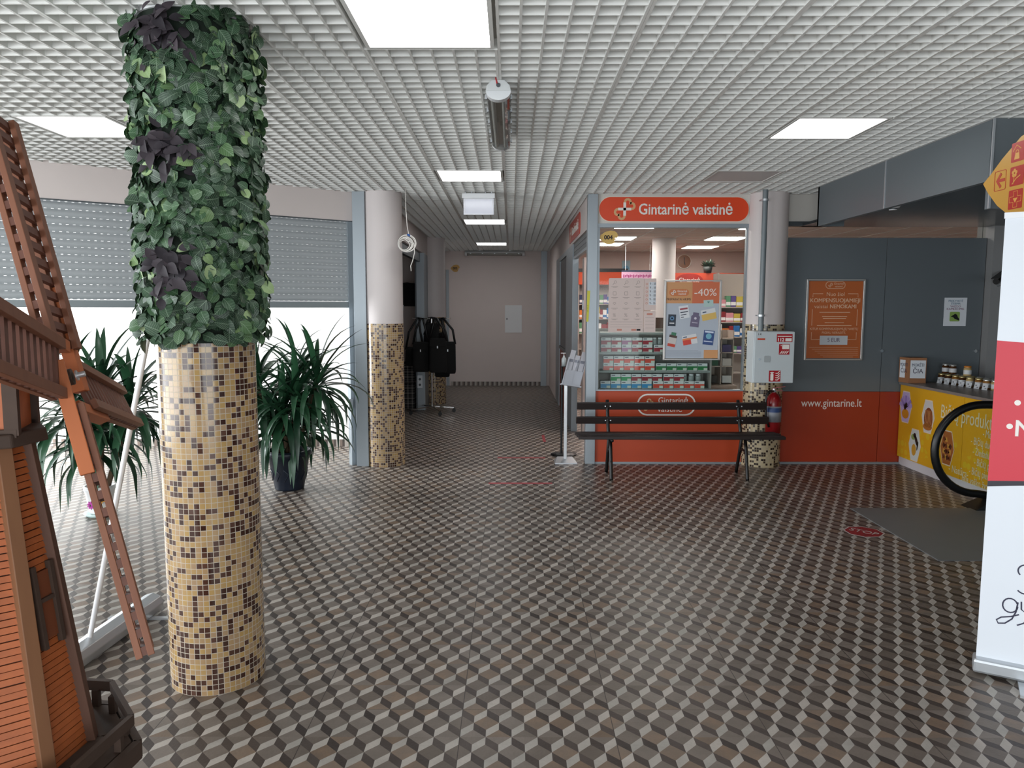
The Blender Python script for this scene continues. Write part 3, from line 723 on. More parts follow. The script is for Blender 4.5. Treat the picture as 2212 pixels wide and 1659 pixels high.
# ------------------------------------------------------------------ posters on the window and on the grey wall
def poster_frame(name, label, x0, x1, y, z0, z1, cat='poster'):
    t = thing(name, label, cat, ((x0+x1)/2, y, z0))
    b = MB(t.location); F = Fr(((x0+x1)/2, y, (z0+z1)/2), (1, 0, 0), (0, 0, 1)); w, h = (x1-x0)/2-.013, (z1-z0)/2-.013
    b.fstroke(F, [(-w, -h), (w, -h), (w, h), (-w, h)], .026, -.01, .012, 0, True); b.build('frame', SILV_FR, t, bevel=.003)
    return t, Fr(((x0+x1)/2, y, (z0+z1)/2), (1, 0, 0), (0, 0, 1)), w-.013, h-.013
t, F, w, h = poster_frame('framed_poster', 'silver framed eye care offer poster hanging inside the pharmacy window', 1.578, 2.178, 7.845, 1.098, 1.936)
def sheet(nm, a0, a1, c0, c1, d, ma, lab=None):
    b = MB(t.location); b.fbox(F, a0, a1, c0, c1, d, d+.001); o = b.build(nm, ma, t)
    return o
sheet('sheet', -w, w, -h, h, -.002, mat('poster_pale', '#b9c1cc', .35))
sheet('tan_field', -w, -.005, .175, h, -.001, mat('poster_tan', '#d39a68', .4)); sheet('coral_field', -.005, w, .175, h, -.001, mat('poster_coral', '#d3724e', .4))
sheet('corner_field', .13, w, -h, -h+.085, -.001, mat('poster_tan', '#d39a68', .4))
text('lettering', '-40%', F, .13, .285, .105, mat('poster_white', '#f0e2da', .5), t, t.location, width=.23)
text('lettering', 'PREPARATAI AKIMS', F, -.145, .215, .036, mat('poster_brown', '#4c3430', .5), t, t.location, width=.25)
b = MB(t.location); b.fpoly(F, rrect(-.245, -.04, .25, .32, .035), 0, .001); b.build('badge', mat('poster_badge', '#cf7a48', .4), t)
b = MB(t.location); emblem(b, F, -.2, .285, .022, .001); b.build('emblem', [WHITET, WHITET], t)
text('lettering', 'Gintarinė\nvaistinė', F, -.11, .285, .03, WHITET, t, t.location, width=.1, d=.0015)
def card(nm, pts, ang, a, c, col, deco=None):
    b = MB(t.location); b.fpoly(F, rot2(pts, ang, a, c), .0, .0012, 0); o = b.build(nm, mat('print_'+col, '#'+col, .4), t)
    if deco:
        b = MB(t.location)
        for p_, k in deco: b.fpoly(F, rot2(p_, ang, a, c), .0012, .0018, k[0])
        o2 = b.build('print', [mat('print_'+q, '#'+q, .4) for q in deco[0][1][1]], o)
B4 = lambda x0, x1, y0, y1: [(x0, y0), (x1, y0), (x1, y1), (x0, y1)]
card('printed_box', B4(-.04, .04, -.06, .06), -.03, -.21, .0, '2f3947', [(circ(0, .02, .022), (0, ('5c87ad', 'ffffff'))), (circ(0, .02, .008), (1, 0)), (B4(-.025, .025, -.035, -.025), (1, 0))])
card('printed_box', B4(-.05, .05, -.065, .065), .16, -.085, .085, 'e3e6ea', [(B4(-.04, .04, .025, .042), (0, ('a64a55', '3f4655'))), (B4(-.04, .04, -.005, .005), (1, 0)), (B4(-.04, .02, -.03, -.022), (1, 0)), (B4(-.04, -.01, -.055, -.047), (1, 0))])
card('printed_bottle', [(-.045, -.07), (.045, -.07), (.045, .04), (.03, .055), (.03, .08), (-.03, .08), (-.03, .055), (-.045, .04)], -.12, .03, .0, '6f6680', [(circ(0, .02, .013), (0, ('d5d0dc', 'b9b2c4'))), (B4(-.03, .03, -.03, -.02), (1, 0))])
card('printed_box', B4(-.075, .075, -.055, .055), .2, .17, .06, 'dfe1e2', [(B4(-.075, .075, -.055, 0.01), (0, ('e2bd6a', '55627c'))), (B4(-.06, -.02, .025, .037), (1, 0))])
card('printed_box', B4(-.055, .055, -.075, .075), -.1, .175, -.18, '3c5488', [(circ(0, .015, .03), (0, ('79b4c9', 'd6def0'))), (B4(-.045, .045, .05, .068), (1, 0)), (B4(-.045, .045, -.045, -.035), (1, 0))])
card('printed_box', B4(-.075, .075, -.05, .05), .18, -.02, -.2, 'dfe0e2', [(B4(-.075, .01, -.05, .0), (0, ('d8493a', 'e88d55', '5c6c86'))), (B4(-.075, .075, .0, .018), (1, 0)), (B4(-.065, -.025, .027, .038), (2, 0))])
card('printed_bottle', [(-.04, -.075), (.04, -.075), (.04, .03), (.025, .045), (.025, .075), (-.025, .075), (-.025, .045), (-.04, .03)], -.2, -.2, -.2, 'cfc8c4', [(B4(-.025, .025, .045, .075), (0, ('3d7a5c', '4b3530', 'c9442e'))), (B4(-.04, .04, .02, .045), (1, 0)), (B4(-.04, .04, -.075, -.045), (2, 0))])
card('printed_card', B4(-.05, .05, -.035, .035), .06, .165, .175, 'b6cfcb', [(heart(0, 0, 0, .02), (0, ('5d8f88',)))])
b = MB(t.location)
for q in range(5): b.fbox(F, -w+.015, .1-.03*(q == 4), -h+.02+.014*q, -h+.023+.014*q, 0, .001)
b.build('small_print', mat('print_grey', '#8a919c', .5), t)

t, F, w, h = poster_frame('framed_poster', 'silver framed orange poster reading 5 EUR on the grey wall', 3.066, 3.682, 7.888, 1.097, 1.95)
sheet('sheet', -w, w, -h, h, -.002, mat('poster_orange', '#b8602c', .3))
PL = mat('poster_peach', '#e0b898', .5)
b = MB(t.location); b.fstroke(F, rrect(-.105, .095, .325, .395, .033), .005, -.001, .0, 0, True); emblem(b, F, -.055, .36, .02, -.001, 0, 0); b.build('badge', PL, t)
text('lettering', 'Gintarinė\nvaistinė', F, .03, .36, .03, PL, t, t.location, width=.1, d=-.001)
text('lettering', 'Nuo šiol', F, .0, .265, .058, PL, t, t.location, width=.185, d=-.001)
text('lettering', 'KOMPENSUOJAMIEJI', F, .0, .20, .058, PL, t, t.location, width=.52, d=-.001, fat=.001)
text('lettering', 'vaistai', F, -.145, .137, .055, PL, t, t.location, width=.14, d=-.001)
text('lettering', 'NEMOKAMI', F, .085, .137, .056, PL, t, t.location, width=.275, d=-.001, fat=.0012)
text('lettering', 'KITUR KOMPENSUOJAMŲJŲ VAISTŲ', F, 0, -.095, .034, PL, t, t.location, width=.5, d=-.001)
text('lettering', 'PIGIAU NERASITE.', F, 0, -.135, .034, PL, t, t.location, width=.25, d=-.001)
b = MB(t.location)
for s in (-1, 1):
    b.fstroke(F, [(s*.235, .235), (s*.235, .27), (s*.13, .27)], .005, -.001, 0); b.fstroke(F, [(s*.235, .11), (s*.235, -.06)], .005, -.001, 0); b.fstroke(F, [(s*.235, -.13), (s*.235, -.205), (s*.14, -.205)], .005, -.001, 0)
for yy, ww in ((.078, .16), (.035, .13), (.015, .12), (-.03, .1), (-.06, .18)): b.fbox(F, -ww, ww, yy-.003, yy+.003, -.001, 0)
for q in range(7): b.fbox(F, -w+.03+.03*q, w-.02-(.05*(q > 4)), -.29-.02*q, -.287-.02*q, -.001, 0)
b.build('small_print', PL, t)
b = MB(t.location); b.fbox(F, -.145, .145, -.26, -.165, -.001, .001); b.build('price_field', mat('price_white', '#cbd0d6', .5), t)
text('lettering', '5 EUR', F, 0, -.212, .06, mat('price_purple', '#5c3a5a', .5), t, t.location, width=.13)

t = thing('web_address', 'white web address lettering on the orange band of the grey wall', 'lettering', (3.385, 7.892, .645))
text('lettering', 'www.gintarine.lt', Fr((3.385, 7.895, .645), (1, 0, 0), (0, 0, 1)), 0, 0, .12, WHITET, t, t.location, width=.64, d=0, ext=.001)

t = thing('paper_notice', 'small white notice with a camera picture on the grey wall', 'notice', (4.635, 7.9, 1.61))
F = Fr((4.635, 7.899, 1.609), (1, 0, 0), (0, 0, 1))
b = MB(t.location); b.fbox(F, -.118, .118, -.147, .147, 0, .002); b.build('sheet', PAPER, t)
TB = mat('notice_blue', '#5f7f96', .6); TP = mat('notice_plum', '#8a5f78', .6)
for q, (s, ma) in enumerate((('PREKYVIETĖ', TB), ('STEBIMA', TB), ('VAIZDO', TP), ('KAMEROMIS', TP))):
    text('lettering', s, F, 0, .112-.028*q, .03, ma, t, t.location, width=(.15, .1, .11, .18)[q], d=.0025)
b = MB(t.location); b.fpoly(F, rrect(-.055, .05, -.1, .0, .012), .002, .003); b.build('picture', mat('notice_green', '#8fae5a', .6), t)
b = MB(t.location); b.fpoly(F, [(-.045, -.05), (.0, -.02), (.02, -.03), (.03, -.055), (.045, -.075), (.045, -.09), (.0, -.075), (-.02, -.055)], .003, .004); b.build('camera_symbol', BLACK, t)

# sheets stuck on the window
t = thing('window_sheet', 'large pale information sheet of twelve icons stuck on the pharmacy window', 'notice', (1.195, 7.89, 1.39))
F = Fr((1.195, 7.893, 1.67), (1, 0, 0), (0, 0, 1)); PK = mat('pale_pink_sheet', '#d8c6c0', .6); LG = mat('sheet_grey', '#94857f', .6); LR = mat('sheet_salmon', '#c98a7a', .6)
b = MB(t.location); b.fpoly(F, rrect(-.183, .183, -.28, .28, .015), 0, .002); b.build('sheet', PK, t)
b = MB(t.location)
for i in range(3):
    for j in range(4):
        x, y = -.12+.12*i, .235-.112*j; k = (i*4+j) % 4
        if k == 0: b.fstroke(F, circ(x+.006, y+.006, .013, 14), .003, .002, .003, 0, True); b.fstroke(F, [(x-.004, y-.004), (x-.02, y-.022)], .004, .002, .003)
        elif k == 1: b.fstroke(F, rrect(x-.016, x+.016, y-.018, y+.018, .004, 2), .003, .002, .003, 0, True)
        elif k == 2: b.fstroke(F, heart(0, x, y-.006, .022, 18), .003, .002, .003, 0, True)
        else: b.fstroke(F, circ(x-.008, y+.01, .006, 8), .003, .002, .003, 0, True); b.fstroke(F, circ(x+.008, y-.01, .006, 8), .003, .002, .003, 0, True); b.fstroke(F, [(x-.012, y-.016), (x+.012, y+.016)], .003, .002, .003)
        b.fbox(F, x-.035, x+.035, y-.043, y-.040, .002, .003); b.fbox(F, x-.02, x+.02, y-.051, y-.048, .002, .003)
for yy in (-.172, -.2, -.226): b.fbox(F, -.16, .17, yy-.001, yy+.001, .002, .003)
b.build('icon', LG, t)
b = MB(t.location); b.fbox(F, -.09, -.04, -.265, -.245, .002, .003); b.fbox(F, .06, .11, -.265, -.245, .002, .003); b.fbox(F, .115, .155, -.265, -.245, .002, .003, 1); b.build('mark', [LR, DARKT], t)
t = thing('window_sheet', 'narrow opening hours sheet stuck on the pharmacy window beside the icon sheet', 'notice', (1.445, 7.89, 1.39))
F = Fr((1.445, 7.893, 1.67), (1, 0, 0), (0, 0, 1))
b = MB(t.location); b.fpoly(F, rrect(-.062, .062, -.05, .278, .01), 0, .002); b.fpoly(F, rrect(-.062, .062, -.28, -.06, .01), 0, .002); b.build('sheet', PK, t)
b = MB(t.location); b.fbox(F, -.012, .06, .005, .24, .002, .0025); b.build('hours_field', mat('hours_white', '#d3d9e0', .6), t)
for q in range(6): text('lettering', '9 - 18' if q < 5 else '9 - 16', F, .025, .222-.04*q, .036, DARKT, t, t.location, width=.06, d=.0028)
b = MB(t.location)
for q in range(6): b.fstroke(F, circ(-.036, .222-.04*q, .009, 12), .004, .002, .003, 0, True)
b.fpoly(F, rrect(-.032, .03, -.1, -.08, .009, 3), .002, .003); b.build('mark', LR, t)
b = MB(t.location)
for q in range(4): b.fbox(F, -.045, .045, -.13-.035*q, -.128-.035*q, .002, .003)
b.build('small_print', LG, t)
t = thing('door_strip', 'yellow vertical sticker strip on the corner post of the pharmacy', 'sticker', (.79, 7.84, 1.5))
b = MB(t.location); b.add([(.778, 7.836, 1.5), (.80, 7.836, 1.5), (.815, 7.836, 1.82), (.785, 7.836, 1.82)], [(0, 1, 2, 3)]); b.add([(.778, 7.8402, 1.5), (.80, 7.8402, 1.5), (.815, 7.8402, 1.82), (.785, 7.8402, 1.82)], [(3, 2, 1, 0)]); b.build('strip', mat('yellow_strip', '#c8c23a', .5), t)
for q in range(5):
    b = MB(t.location); b.box(.788, .794, 7.8345, 7.836, 1.60+.016*q, 1.605+.016*q); b.build('mark', DARKT, t)
# ------------------------------------------------------------------ inside the pharmacy
INW = mat('shop_wall', '#cdb6ad', .8)
wall('wall_pharmacy_back', (.9, 7.6, 15.9, 15.99, 0, 3.2), m_=INW)
m = MB(); m.box(.9, 7.6, 7.98, 15.9, 2.80, 2.84); struct(m.build('ceiling_pharmacy', mat('shop_ceiling', '#d2bdb3', .7)))
m = MB()
for k in range(11): m.box(.9+.6*k, .912+.6*k, 7.98, 15.9, 2.795, 2.80)
for k in range(13): m.box(.9, 7.6, 8.2+.6*k, 8.212+.6*k, 2.796, 2.80)
struct(m.build('trim_10', GRID))
LP = [(1.47, 10.5, 'lit panel inside the pharmacy, left row, nearest the window'), (1.45, 12.4, 'lit panel inside the pharmacy, left row, behind the 004 plate'),
      (1.42, 13.6, 'lit panel inside the pharmacy, left row, farthest back'), (3.30, 10.6, 'lit panel inside the pharmacy, right row, nearest the window'),
      (3.26, 12.4, 'lit panel inside the pharmacy, right row, middle one'), (3.28, 14.2, 'lit panel inside the pharmacy, right row, above the clock')]
LP += [(1.47, 8.7, 'lit panel inside the pharmacy over the window stand'), (3.30, 8.7, 'lit panel inside the pharmacy behind the grey wall')]
for x, y, lb in LP:
    t = thing('ceiling_light', lb, 'light', (x+.3, y+.3, 2.79), 0, 'lit panels inside the pharmacy')
    b = MB(t.location); b.box(x, x+.6, y, y+.6, 2.788, 2.795); b.build('frame', GRID, t)
    b = MB(t.location); b.box(x+.02, x+.58, y+.02, y+.58, 2.782, 2.788); b.build('diffuser', EMITP, t)
t = thing('wall_clock', 'round brown wall clock on the back wall inside the pharmacy', 'clock', (3.6, 15.88, 2.6))
b = MB(t.location); b.tube([(3.6+.14*math.cos(a*PI/16), 15.88, 2.6+.14*math.sin(a*PI/16)) for a in range(32)], .012, 6, True); b.build('rim', mat('clock_rim', '#e5ddd0', .3), t)
b = MB(t.location); b.cyl((3.6, 15.87, 2.6), (3.6, 15.895, 2.6), .138, n=32); b.build('face', mat('clock_face', '#8a5530', .3), t)
b = MB(t.location); b.bar((3.6, 15.862, 2.6), (3.6, 15.862, 2.69), .012, .004, (0, 1, 0)); b.bar((3.6, 15.862, 2.6), (3.62, 15.862, 2.53), .014, .004, (0, 1, 0)); b.build('hand', DARKT, t)
# back shelves with an orange header
SHELF = mat('shop_shelf', '#b3a8a0', .5)
def shelf_unit(label, x0, x1, y, z0, z1, boards, header=None, dp=.3):
    t = thing('shelf_unit', label, 'shelf', ((x0+x1)/2, y, z0))
    b = MB(t.location)
    b.box(x0, x0+.02, y, y+dp, z0, z1); b.box(x1-.02, x1, y, y+dp, z0, z1); b.box(x0, x1, y+dp-.02, y+dp, z0, z1); b.build('carcass', SHELF, t)
    for z in boards:
        b = MB(t.location); b.box(x0+.02, x1-.02, y, y+dp-.02, z-.018, z); b.build('shelf_board', SHELF, t)
    if header:
        b = MB(t.location); b.box(x0, x1, y-.01, y, header[0], header[1]); b.build('header', mat('orange_header', '#d84c12', .5), t)
        b = MB(t.location); b.box(x0, x1, y-.015, y+dp, header[1], header[1]+.07); b.build('header_cap', BLACK, t)
    return t
shelf_unit('wall shelf with an orange header at the back left of the pharmacy', 1.36, 2.36, 15.4, .4, 2.1, [.41, .8, 1.12, 1.42, 1.72], (2.11, 2.36))
shelf_unit('wall shelf of assorted goods at the right inside the pharmacy, beside the offer poster', 3.32, 3.98, 12.2, .1, 2.2, [.12, .6, .92, 1.18, 1.42, 1.66], None)
rp = random.Random(5)
PC = [('#e8e4e2', 'white'), ('#2f6fae', 'blue'), ('#8d1f26', 'dark red'), ('#d9772c', 'orange'), ('#c9b24a', 'yellow'), ('#5d4a84', 'purple'), ('#27345a', 'navy'), ('#d88f98', 'pink'), ('#5b8f6a', 'green')]
def goods(x0, x1, y, boards, where, group, hmin, hmax):
    for bi, z in enumerate(boards):
        x = x0; k = 0
        while x < x1-.06:
            w = rp.uniform(.06, .13); h = rp.uniform(hmin, hmax); c, nm = PC[rp.randrange(len(PC))]
            w = min(w, x1-x)
            o = MB((x+w/2, y, z)); o.box(x, x+w-.006, y, y+.1, z, z+h); o.box(x, x+w-.006, y-.0012, y, z+h*.15, z+h*.45, 1)
            tag(o.build('product_box', [mat('product_'+nm.replace(' ', '_'), c, .5), mat('product_white', '#ece8e6', .5) if nm != 'white' else mat('product_blue', '#2f6fae', .5)]),
                '%s product box, %s from the left, %s shelf, %s' % (nm, ORD[k], ['lowest', 'second', 'third', 'fourth', 'top'][bi], where), 'box', group)
            x += w; k += 1
goods(1.39, 2.33, 15.42, [1.12, 1.42, 1.72], 'back left pharmacy unit', 'goods on the back left pharmacy shelf', .14, .25)
goods(3.345, 3.95, 12.22, [.92, 1.18, 1.42, 1.66], 'unit beside the offer poster', 'goods on the right pharmacy shelf', .1, .2)
t = thing('hanging_banner', 'pink banner with magenta lettering hung across inside the pharmacy', 'banner', (2.35, 14.0, 2.15))
b = MB(t.location); b.box(2.03, 2.62, 14.0, 14.01, 2.16, 2.30); b.build('cloth', mat('banner_pink', '#d9a8c4', .6), t)
b = MB(t.location); b.box(2.03, 2.62, 13.998, 14.012, 2.30, 2.33); b.build('rail', mat('banner_rail', '#2b3550', .5), t)
b = MB(t.location); b.cyl((2.1, 14.005, 2.33), (2.1, 14.005, 2.795), .004, n=6); b.cyl((2.55, 14.005, 2.33), (2.55, 14.005, 2.795), .004, n=6); b.build('cord', WHITE, t)
b = MB(t.location)
for k in range(18): b.box(2.06+.03*k, 2.08+.03*k, 13.997, 14.0, 2.195+.01*(k % 3), 2.25-.008*(k % 2))
b.build('lettering', mat('banner_magenta', '#a83f7c', .6), t)
t = thing('wall_poster', 'small pale blue poster on the pharmacy back wall', 'poster', (2.4, 15.88, 2.55))
b = MB(t.location); b.box(2.31, 2.48, 15.885, 15.9, 2.43, 2.62); b.build('sheet', mat('poster_sky', '#a9c3cf', .5), t)
b = MB(t.location); b.fpoly(Fr((2.395, 15.885, 2.43), (1, 0, 0), (0, 0, 1)), [(.07*math.cos(PI*k/10), .09*math.sin(PI*k/10)) for k in range(11)], 0, .002); b.build('print', mat('poster_sky_print', '#6fa6c8', .5), t)
t = thing('sales_counter', 'orange pharmacy counter canopy with a lettered oval behind the offer poster', 'counter', (3.2, 14.6, 0))
b = MB(t.location); b.box(2.85, 4.6, 14.6, 14.7, 2.02, 2.31); b.build('canopy', mat('canopy_red', '#c2492f', .5), t)
b = MB(t.location); b.box(2.85, 2.9, 14.6, 14.7, 0, 2.02); b.box(4.55, 4.6, 14.6, 14.7, 0, 2.02); b.build('post', SHELF, t)
b = MB(t.location); b.box(2.9, 4.55, 14.5, 14.9, 0, 1.05); b.build('counter_front', mat('counter_front', '#c9b7ae', .5), t)
F = Fr((3.42, 14.598, 2.17), (1, 0, 0), (0, 0, 1))
b = MB(t.location); b.fpoly(F, circ(0, 0, .26, 28, .13), 0, .006); b.build('oval', mat('canopy_oval', '#a02a22', .5), t)
text('lettering', 'Gintarinė', F, 0, 0, .12, WHITET, t, t.location, width=.4, d=.007)
t = thing('potted_plant', 'small dark potted plant on top of the counter canopy in the pharmacy', 'plant', (3.78, 14.65, 2.31))
b = MB(t.location); b.lathe([(0, 0), (.07, 0), (.09, .12), (0, .12)], (3.78, 14.65, 2.31), 14); b.build('pot', mat('dark_pot', '#2c2f2c', .6), t)
b = MB(t.location); b.uv = []
rq = random.Random(9)
for k in range(40):
    a = rq.uniform(0, 2*PI); d_ = V((math.cos(a), math.sin(a), rq.uniform(.1, 1.6)))
    add_leaf(b, V((3.78, 14.65, 2.43)), d_.orthogonal(), d_, rq.uniform(.1, .2), .02, .6, .1, 4, True)
b.build('leaves', mat('dark_leaf', '#1f3324', .6), t)

# stock stand right behind the window
t = thing('display_stand', 'three-tier display stand of boxed medicine behind the pharmacy window', 'display', (1.53, 8.2, 0))
b = MB(t.location); b.box(.925, .94, 8.0, 8.3, 0, 1.42); b.box(2.12, 2.135, 8.0, 8.3, 0, 1.42); b.box(.94, 2.12, 8.28, 8.3, 0, 1.42); b.build('carcass', mat('stand_grey', '#9a948e', .5), t)
ZS = [.787, .978, 1.175]
for z in ZS+[1.385]:
    b = MB(t.location); b.box(.94, 2.12, 8.0, 8.28, z-.02, z); b.build('shelf_board', mat('stand_board', '#a9aca8', .4), t)
    b = MB(t.location); b.box(.94, 2.12, 7.996, 8.0, z-.022, z-.002); b.build('price_rail', mat('price_rail', '#8d938f', .3), t)
WB = mat('box_white', '#dfe1e0', .45); LOGO = mat('box_logo', '#4a5260', .5); PALE = mat('box_pale', '#cfd6c8', .5)
MC = {'dark red': '#9c1f30', 'mauve': '#a86a90', 'orange red': '#d8462e', 'green': '#1f7a3c', 'blue': '#2f8fc4', 'light green': '#2f9a5c'}
def med(x, z, col):
    b = MB((x+.052, 8.03, z)); w, h = .104, .076
    b.box(x, x+w, 8.02, 8.10, z, z+h)
    b.box(x, x+w, 8.018, 8.02, z+.004, z+h*.52, 1); b.box(x, x+w, 8.0175, 8.018, z+h*.52, z+h*.6, 4); b.box(x+w*.62, x+w, 8.017, 8.018, z+.004, z+h*.36, 3); b.box(x+.008, x+.045, 8.0185, 8.02, z+h*.76, z+h*.88, 2)
    return b.build('medicine_box', [WB, mat('med_'+col.replace(' ', '_'), MC[col], .45), LOGO, PALE, mat('med_dark_'+col.replace(' ', '_'), MC[col], .3)])
rows = [(2, 0, .957, ['dark red']*2+['mauve']+['dark red']*3), (2, 1, .957, ['dark red']*2+['mauve']+['dark red']*2),
        (1, 0, .985, ['orange red']*5+['green']*5), (1, 1, .985, ['orange red']*5),
        (0, 0, .957, ['blue']*5+['orange red']*5), (0, 1, 1.067, ['light green']*2+['dark red']*5)]
for tier, lay, x0, cs in rows:
    for k, c in enumerate(cs):
        x = x0+.1105*k+(.012 if k >= 5 else 0)
        where = ['bottom', 'middle', 'top'][tier]; lv = ['lower', 'upper'][lay]
        tag(med(x, ZS[tier]+.001+.0765*lay, c), '%s medicine box, %s from the left, %s layer, %s tier of window stand' % (c, ORD[k], lv, where), 'box', 'medicine boxes on the window stand')
for k in range(3):
    x = 1.86+.075*k; z = ZS[0]+.078
    tag_ = thing('pill_bottle', 'grey pill bottle on the bottom tier of the window stand, %s of three' % ['left', 'middle', 'right'][k], 'bottle', (x, 8.06, z), 0, 'grey pill bottles on the bottom tier')
    b = MB(tag_.location); b.lathe([(0, 0), (.03, 0), (.03, .05), (.022, .058), (0, .058)], (x, 8.06, z), 14); b.build('body', mat('grey_bottle', '#9aa19f', .3), tag_)
    b = MB(tag_.location); b.lathe([(.024, .058), (.024, .075), (0, .075)], (x, 8.06, z), 14); b.build('cap', WHITE, tag_)
for k in range(2):
    x = 1.53+.06*k; z = ZS[2]+.078
    tag_ = thing('pill_bottle', 'grey jar on the top tier of the window stand, %s of two' % ['left', 'right'][k], 'bottle', (x, 8.06, z), 0, 'grey jars on the top tier')
    b = MB(tag_.location); b.lathe([(0, 0), (.028, 0), (.028, .055), (.02, .06), (0, .06)], (x, 8.06, z), 14); b.build('body', mat('grey_bottle', '#9aa19f', .3), tag_)
    b = MB(tag_.location); b.lathe([(.022, .06), (.022, .075), (0, .075)], (x, 8.06, z), 14); b.build('cap', WHITE, tag_)
# small work desk seen right of the stand
t = thing('work_desk', 'cluttered beige desk with open pigeonholes right of the window stand', 'desk', (2.3, 8.3, 0))
b = MB(t.location); b.box(2.15, 2.44, 8.1, 8.5, .0, .81); b.build('base', mat('desk_beige', '#a58f80', .6), t)
b = MB(t.location)
for z in (1.0, 1.15, 1.3): b.box(2.15, 2.44, 8.25, 8.5, z, z+.012)
b.box(2.15, 2.16, 8.25, 8.5, .81, 1.4); b.box(2.3, 2.31, 8.25, 8.5, .81, 1.4); b.box(2.43, 2.44, 8.25, 8.5, .81, 1.4); b.box(2.15, 2.44, 8.49, 8.5, .81, 1.4); b.build('pigeonholes', mat('desk_pale', '#c0ada0', .6), t)
for k, (x, z, c, nm) in enumerate(((2.17, 1.162, '#b9503a', 'salmon'), (2.32, 1.162, '#4b3e70', 'violet'), (2.18, 1.012, '#2d5a3a', 'dark green'), (2.325, 1.012, '#cfc6c0', 'cream'), (2.17, .822, '#3a322e', 'dark brown'), (2.33, .822, '#d5d5d5', 'white'))):
    b = MB((x, 8.27, z)); b.box(x, x+.1, 8.27, 8.38, z-.0, z+.08)
    tag(b.build('storage_box', mat('desk_'+nm.replace(' ', '_'), c, .6), bevel=.004), '%s box lying in the pigeonholes of the beige desk' % nm, 'box', 'boxes in the desk pigeonholes')

# ------------------------------------------------------------------ stands by the entrance
t = thing('leaflet_stand', 'silver leaflet stand with clear sloping pockets at the corner of the pharmacy', 'stand', (.58, 7.93, 0))
b = MB(t.location); b.add([(.465, 7.83, 0), (.70, 7.83, 0), (.70, 8.06, 0), (.465, 8.06, 0), (.465, 7.83, .012), (.70, 7.83, .012), (.66, 8.02, .045), (.50, 8.02, .045)], [(3, 2, 1, 0), (4, 5, 6, 7), (0, 1, 5, 4), (1, 2, 6, 5), (2, 3, 7, 6), (3, 0, 4, 7)]); b.build('base', SILVER, t)
b = MB(t.location); b.box(.565, .598, 7.95, 7.975, .03, .87); b.build('pole', mat('stand_pole', '#cfd2d4', .3, .4), t, bevel=.003)
FA = Fr((.53, 7.90, .845), (.30, .10, -.06), (.26, .25, .93))
b = MB(t.location); b.fbox(FA, -.0, .2, 0, .30, 0, .004); b.fbox(FA, 0, .2, 0, .16, .03, .034); b.fbox(FA, 0, .004, 0, .28, 0, .034); b.fbox(FA, .196, .2, 0, .28, 0, .034); b.fbox(FA, .098, .102, 0, .28, 0, .034); b.fbox(FA, -.01, .21, -.01, .004, -.01, .05)
b.build('leaflet_holder', mat('holder_clear', '#c6c8d0', .15), t)
for k in range(3):
    b = MB(); b.fbox(FA, .008+.064*k, .06+.064*k, .01, .33+.05*((k+1) % 2), .008, .02); b.fbox(FA, .012+.064*k, .056+.064*k, .25, .28, .02, .0205, 1)
    tag(b.build('leaflet', [mat('leaflet_paper', '#cdccd2', .5), mat('leaflet_print', '#8d8f9a', .5)]), 'pale leaflet in the clear holder, %s pocket' % ['left', 'middle', 'right'][k], 'leaflet', 'leaflets in the stand')
t = thing('sanitizer_stand', 'thin black stand with a round foot holding a sanitizer bottle', 'stand', (.59, 8.34, 0))
b = MB(t.location); b.lathe([(0, 0), (.145, 0), (.145, .012), (.03, .022), (0, .022)], (.59, 8.34, 0), 28); b.build('foot', BLACK, t)
b = MB(t.location); b.cyl((.565, 8.34, .02), (.565, 8.34, 1.0), .012, n=12); b.box(.55, .62, 8.3, 8.38, .992, 1.0); b.build('pole', BLACK, t)
t = thing('sanitizer_bottle', 'white pump bottle of sanitizer on the thin black stand', 'bottle', (.585, 8.34, 1.0))
b = MB(t.location); b.lathe([(0, 0), (.026, 0), (.027, .08), (.012, .1), (.010, .115), (0, .115)], (.585, 8.34, 1.0), 16); b.build('body', mat('bottle_white', '#c9d2d4', .25), t)
b = MB(t.location); b.cyl((.585, 8.34, 1.115), (.585, 8.34, 1.14), .004, n=8); b.bar((.55, 8.34, 1.143), (.605, 8.34, 1.143), .016, .008); b.build('pump', WHITE, t)

# ------------------------------------------------------------------ rack of black bags
t = thing('bag_rack', 'chrome bag rack on castors standing before the far mosaic column', 'rack', (-1.24, 11.75, 0))
b = MB(t.location); b.cyl((-1.24, 11.75, .09), (-1.24, 11.75, 1.5), .014, n=12); b.build('pole', CHROME, t)
for k, (dx, dy) in enumerate(((.34, .02), (-.3, -.28), (.16, -.38), (-.2, .3))):
    b = MB(t.location); b.bar((-1.24, 11.75, .1), (-1.24+dx, 11.75+dy, .075), .022, .016); b.build('leg', CHROME, t)
    b = MB(t.location); b.cyl((-1.24+dx, 11.74+dy, .03), (-1.24+dx, 11.76+dy, .03), .03, n=12); b.cyl((-1.24+dx, 11.75+dy, .05), (-1.24+dx, 11.75+dy, .08), .01, n=8); b.build('castor', BLACK, t)
b = MB(t.location)
for dx, dy in ((.3, .0), (-.3, .0), (0, -.3), (.0, .3)): b.bar((-1.24, 11.75, 1.47), (-1.24+dx, 11.75+dy, 1.475), .012, .012)
b.build('arm', CHROME, t)
